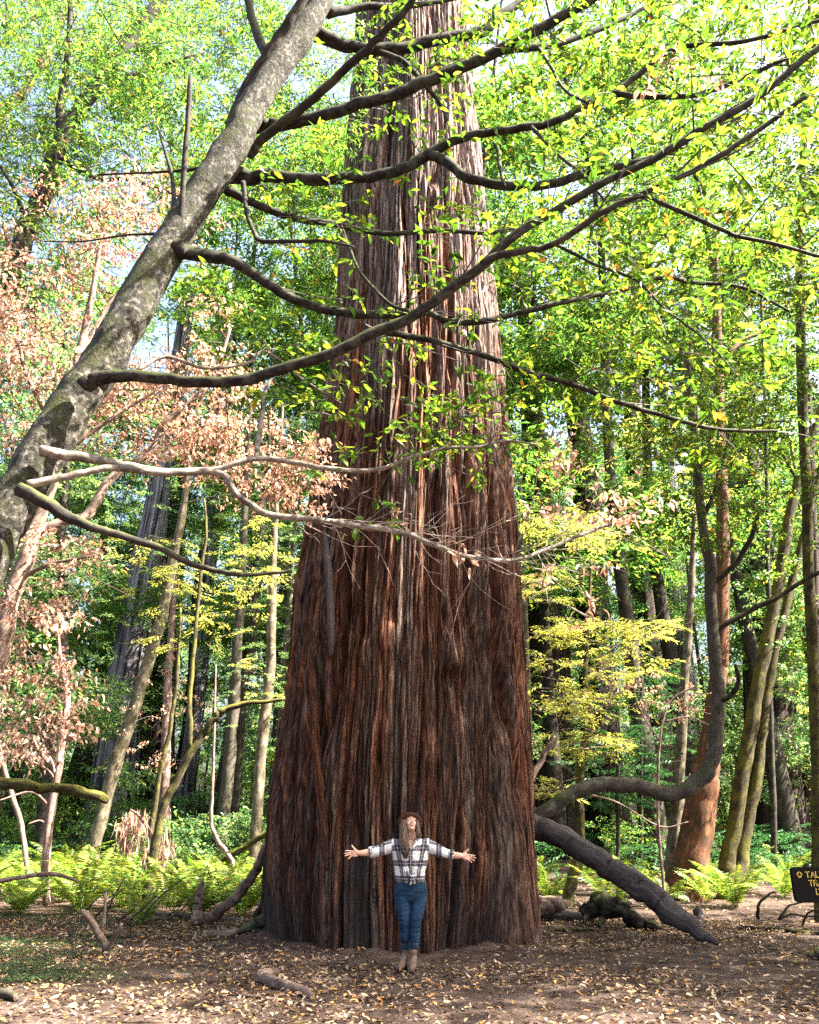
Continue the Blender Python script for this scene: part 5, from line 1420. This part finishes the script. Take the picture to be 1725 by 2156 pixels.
    cut = (v2[:, 1] < .06) & (h > 0) & (np.abs(v2[:, 0] - vx) < .062 * h ** .75)
    cut |= (v2[:, 0] < pp(437, 526)[0]) | (v2[:, 0] > pp(1319, 556)[0]) | (v2[:, 2] > pp(880, 381)[2])
    bm = bmesh.new(); bm.from_mesh(me)
    bm.verts.ensure_lookup_table()
    for i_, b_ in enumerate(bm.verts): b_.co = v2[i_]
    bmesh.ops.delete(bm, geom=[b_ for b_, k_ in zip(list(bm.verts), cut) if k_], context='VERTS')
    uvl = bm.loops.layers.uv.new('UVMap')
    zt_, zb_ = pp(TC, 400)[2], pp(TC, 800)[2]
    for f in bm.faces:
        f.smooth = True
        for l in f.loops:
            p = l.vert.co
            k_ = 1 + .85 * min(max((zt_ - p.z) / (zt_ - zb_), 0), 1.1) ** 1.3 if abs(p.x - xc) < .22 else 1
            l[uvl].uv = ((p.x - xc) * k_, p.z - zt_ + (.0 if abs(p.x - xc) < .22 else .03 + abs(p.x - xc) * .25))
    bm.to_mesh(me); bm.free()
    me.materials.clear(); me.materials.append(M['plaid'])
    so = sh.modifiers.new('thickness', 'SOLIDIFY'); so.thickness = .003; so.offset = 1
    # collar, placket, cuffs and the knot at the waist
    mb = MB()
    for s, pts in ((-1, [(848, 372, .02), (842, 400, -.055), (858, 440, -.085), (884, 490, -.105)]), (1, [(918, 372, .02), (926, 398, -.055), (915, 438, -.085), (888, 490, -.105)])):
        c_, r_ = catmull([pp(*q) for q in pts], [.014, .022, .020, .010], 6)
        off = np.array((s * 1.0, -.15, -.25)); off /= np.linalg.norm(off)
        w = r_[:, None] * off
        f_ = np.array((0, -.006, .0))
        rows = [c_ - w * .1, c_ + f_ + w * .6, c_ + f_ * .6 + w * 1.6, c_ + w * .7]
        m_ = len(c_); vv = np.concatenate(rows)
        for a_ in range(4):
            b_ = (a_ + 1) % 4; j = np.arange(m_ - 1)
            mb.add(vv, np.stack([a_ * m_ + j, a_ * m_ + j + 1, b_ * m_ + j + 1, b_ * m_ + j], -1), uv=np.stack([vv[:, 0] - xc, vv[:, 2] * 1.0], -1))
    co = child(mb, 'collar', M['plaid']); co.parent = sh
    for x0_, x1_, y_, yy in ((470, 436, 523, 527), (1285, 1322, 549, 557)):
        mb = MB(); a0_, a1_ = pp(x0_, y_, -.015), pp(x1_, yy, -.02)
        tube(mb, [a0_, a0_ * .5 + a1_ * .5, a1_], [.060, .063, .060], 24, 4, .12, 14, int(x0_), 0)
        m_ = mb.v[0]; mb.uv[0] = np.stack([m_[:, 0] * 1.0 + .03, m_[:, 2] * 1.0], -1)
        cu = child(mb, 'cuff', M['plaid']); cu.parent = sh
    mb = MB()
    ell(mb, pp(893, 790, -.128), (.024, .020, .022))
    for pts, rd in (([(893, 792, -.128), (868, 782, -.125), (838, 745, -.118), (800, 690, -.112)], [.012, .017, .018, .008]), ([(893, 792, -.128), (922, 780, -.125), (945, 740, -.118), (965, 690, -.112)], [.012, .017, .018, .008]),
                    ([(890, 800, -.130), (872, 835, -.135), (868, 868, -.128)], [.012, .020, .014]), ([(898, 800, -.130), (912, 830, -.136), (916, 855, -.130)], [.012, .018, .012]), ([(900, 795, -.128), (940, 805, -.126), (962, 826, -.12)], [.010, .015, .010])):
        tube(mb, [pp(*q) for q in pts], rd, 12, 5, .35, 22, len(pts) * 7)
    m_ = np.concatenate(mb.v); mb.v = [m_]; mb.uv = [np.stack([(m_[:, 0] - xc) * 1.4 + .035, m_[:, 2] - zt_], -1)]
    kn = child(mb, 'knot', M['plaid']); kn.parent = sh
    mb = MB()
    for y_ in (500, 560, 620, 680):
        ell(mb, pp(878, y_, -.122 if y_ > 540 else -.110), (.005, .003, .005), None, 10)
    bt = child(mb, 'buttons', M['teeth']); bt.parent = sh

    # ---- jeans
    mb = MB()
    loft(mb, [ring(825, 722, 1028, .03, .112), ring(870, 708, 1038, .032, .118), ring(920, 696, 1048, .036, .125), ring(970, 693, 1050, .036, .122), ring(1015, 705, 1040, .034, .105), ring(1045, 740, 1000, .032, .08)])
    for lg, rd in ((([(782, 950, .03), (790, 1020, .025), (800, 1120, .012), (806, 1240, -.005), (812, 1330, .01), (815, 1420, .02), (822, 1552, .05)]), [.090, .096, .084, .068, .060, .055, .041]),
                   (([(960, 950, .03), (957, 1020, .02), (948, 1120, .0), (932, 1240, -.035), (924, 1330, -.03), (918, 1420, -.025), (906, 1592, -.035)]), [.090, .094, .082, .066, .060, .056, .040])):
        limb(mb, [pp(*q) for q in lg], rd, 5, 20)
    je = remesh(mb, 'jeans', M['denim'], .0065, 6, body, .5)
    v = verts(je.data); nv = np.zeros(len(v) * 3); je.data.vertices.foreach_get('normal', nv); nv = nv.reshape(-1, 3)
    kn_ = np.exp(-((v[:, 2] - pp(810, 1250)[2]) / .10) ** 2) + 1.2 * np.exp(-((v[:, 2] - pp(810, 1490)[2]) / .09) ** 2) + .8 * np.exp(-((v[:, 2] - pp(872, 970)[2]) / .06) ** 2)
    v += nv * ((fbm(v[:, 0] * 12, v[:, 1] * 12, v[:, 2] * 42, 9, 2) - .5) * .016 * (kn_ + .15))[:, None]
    je.data.vertices.foreach_set('co', v.ravel())
    # ---- boots
    for ank, heel, toe, top_ in (((818, 1570, .05), (812, 1700, .06), (764, 1722, -.11), (818, 1545, .05)), ((902, 1600, -.04), (902, 1715, -.03), (884, 1738, -.21), (905, 1578, -.04))):
        mb = MB()
        A_, Hh, T_, U_ = pp(*ank), pp(*heel), pp(*toe), pp(*top_)
        T_[2] = .034; Hh[2] = .036
        mid = Hh * .45 + T_ * .55 + (0, 0, .020)
        limb(mb, [U_, A_, Hh + (0, 0, .055)], [.046, .045, .046])
        limb(mb, [Hh + (0, .0, .01), mid, T_], [.042, .046, .036])
        limb(mb, [A_ + (0, -.01, -.04), mid + (0, 0, .012)], [.042, .040])
        so_ = mb
        b_ = remesh(mb, 'boot', M['leather'], .0055, 6, body, .5)
        vv = verts(b_.data); vv[:, 2] = np.maximum(vv[:, 2], .012); b_.data.vertices.foreach_set('co', vv.ravel())
        mb = MB()
        d_ = (T_ - Hh); d_[2] = 0; ln = np.linalg.norm(d_); d_ /= ln; n_ = np.array((-d_[1], d_[0], 0))
        k = np.linspace(0, 2 * math.pi, 28, endpoint=False)
        out_ = [Hh + d_ * (ln * .5 + math.cos(x) * (ln * .5 + .044)) + n_ * math.sin(x) * .044 * (1 + .12 * math.cos(x)) for x in k]
        vv = np.array([(p[0], p[1], z) for z in (0.0, .018) for p in out_] + [(Hh + d_ * ln * .5) * (1, 1, 0)])
        j = np.arange(28)
        mb.add(vv, np.stack([j, (j + 1) % 28, 28 + (j + 1) % 28, 28 + j], -1), np.stack([(j + 1) % 28, j, np.full(28, 56)], -1))
        s_ = child(mb, 'sole', M['sole']); s_.parent = b_

def plaid_mat():
    m, nt, b = new_mat('plaid_flannel')
    tc = nd(nt, 'ShaderNodeTexCoord')
    sp = nd(nt, 'ShaderNodeSeparateXYZ'); nt.links.new(tc.outputs['UV'], sp.inputs[0])
    def band(src, period, off, half):
        a = nd(nt, 'ShaderNodeMath', operation='ADD'); nt.links.new(src, a.inputs[0]); a.inputs[1].default_value = off + 20 * period
        w = nd(nt, 'ShaderNodeMath', operation='PINGPONG'); nt.links.new(a.outputs[0], w.inputs[0]); w.inputs[1].default_value = period / 2
        r_ = nd(nt, 'ShaderNodeMapRange'); nt.links.new(w.outputs[0], r_.inputs[0])
        r_.inputs[1].default_value = half * 1.12; r_.inputs[2].default_value = half * .88; r_.inputs[3].default_value = 0; r_.inputs[4].default_value = 1
        return r_.outputs[0]
    u, v = sp.outputs[0], sp.outputs[1]
    col = (.66, .655, .61)
    bu, bv = band(u, .168, .0, .033), band(v, .165, .085, .033)
    dark = (.055, .057, .075)
    c = mixc(nt, mul(nt, bu, .97), col, dark)
    c = mixc(nt, mul(nt, bv, .95), c, mixc(nt, bu, dark, (.010, .010, .018)))
    for src, off, f in ((u, .0, .5), (v, .085, .45), (u, .084, .35), (v, .0, .3)):
        c = mixc(nt, mul(nt, band(src, .168 if src is u else .165, off, .0035), f), c, (.55, .45, .42))
    for off in (.055, -.055):
        c = mixc(nt, mul(nt, band(u, .168, off, .006), .35), c, (.20, .20, .22))
        c = mixc(nt, mul(nt, band(v, .165, .085 + off, .006), .35), c, (.20, .20, .22))
    nt.links.new(c, b.inputs['Base Color'])
    b.inputs['Roughness'].default_value = .9
    b.inputs['Specular IOR Level'].default_value = .1
    b.inputs['Sheen Weight'].default_value = .15
    return m
def mul(nt, sock, f):
    n = nd(nt, 'ShaderNodeMath', operation='MULTIPLY'); nt.links.new(sock, n.inputs[0]); n.inputs[1].default_value = f
    return n.outputs[0]
M['plaid'] = plaid_mat()
M['skin'] = plain('skin', (.60, .36, .26), .5, (.55, .31, .215), 25, .3)
M['skin'].node_tree.nodes['Principled BSDF'].inputs['Subsurface Weight'].default_value = .12
M['skin'].node_tree.nodes['Principled BSDF'].inputs['Subsurface Radius'].default_value = (.02, .008, .004)
M['hair'] = plain('hair', (.035, .018, .010), .5, (.11, .06, .03), 60, .4, .3, (1, 1, .15))
M['felt'] = plain('felt', (.085, .040, .026), .95, (.065, .030, .020), 40, .1, .2)
M['band'] = plain('hat_band', (.03, .016, .012), .8)
M['denim'] = plain('denim', (.006, .018, .040), .85, (.014, .038, .075), 9, .15, .2)
M['leather'] = plain('boot_leather', (.085, .050, .036), .7, (.13, .082, .06), 22, .3, .2)
M['sole'] = plain('boot_sole', (.03, .022, .018), .8)
M['eye_white'] = plain('eye_white', (.75, .72, .70), .25)
M['iris'] = plain('iris', (.035, .03, .028), .2)
M['lips'] = plain('lips', (.42, .13, .11), .4)
M['teeth'] = plain('teeth', (.82, .80, .75), .3)
person()
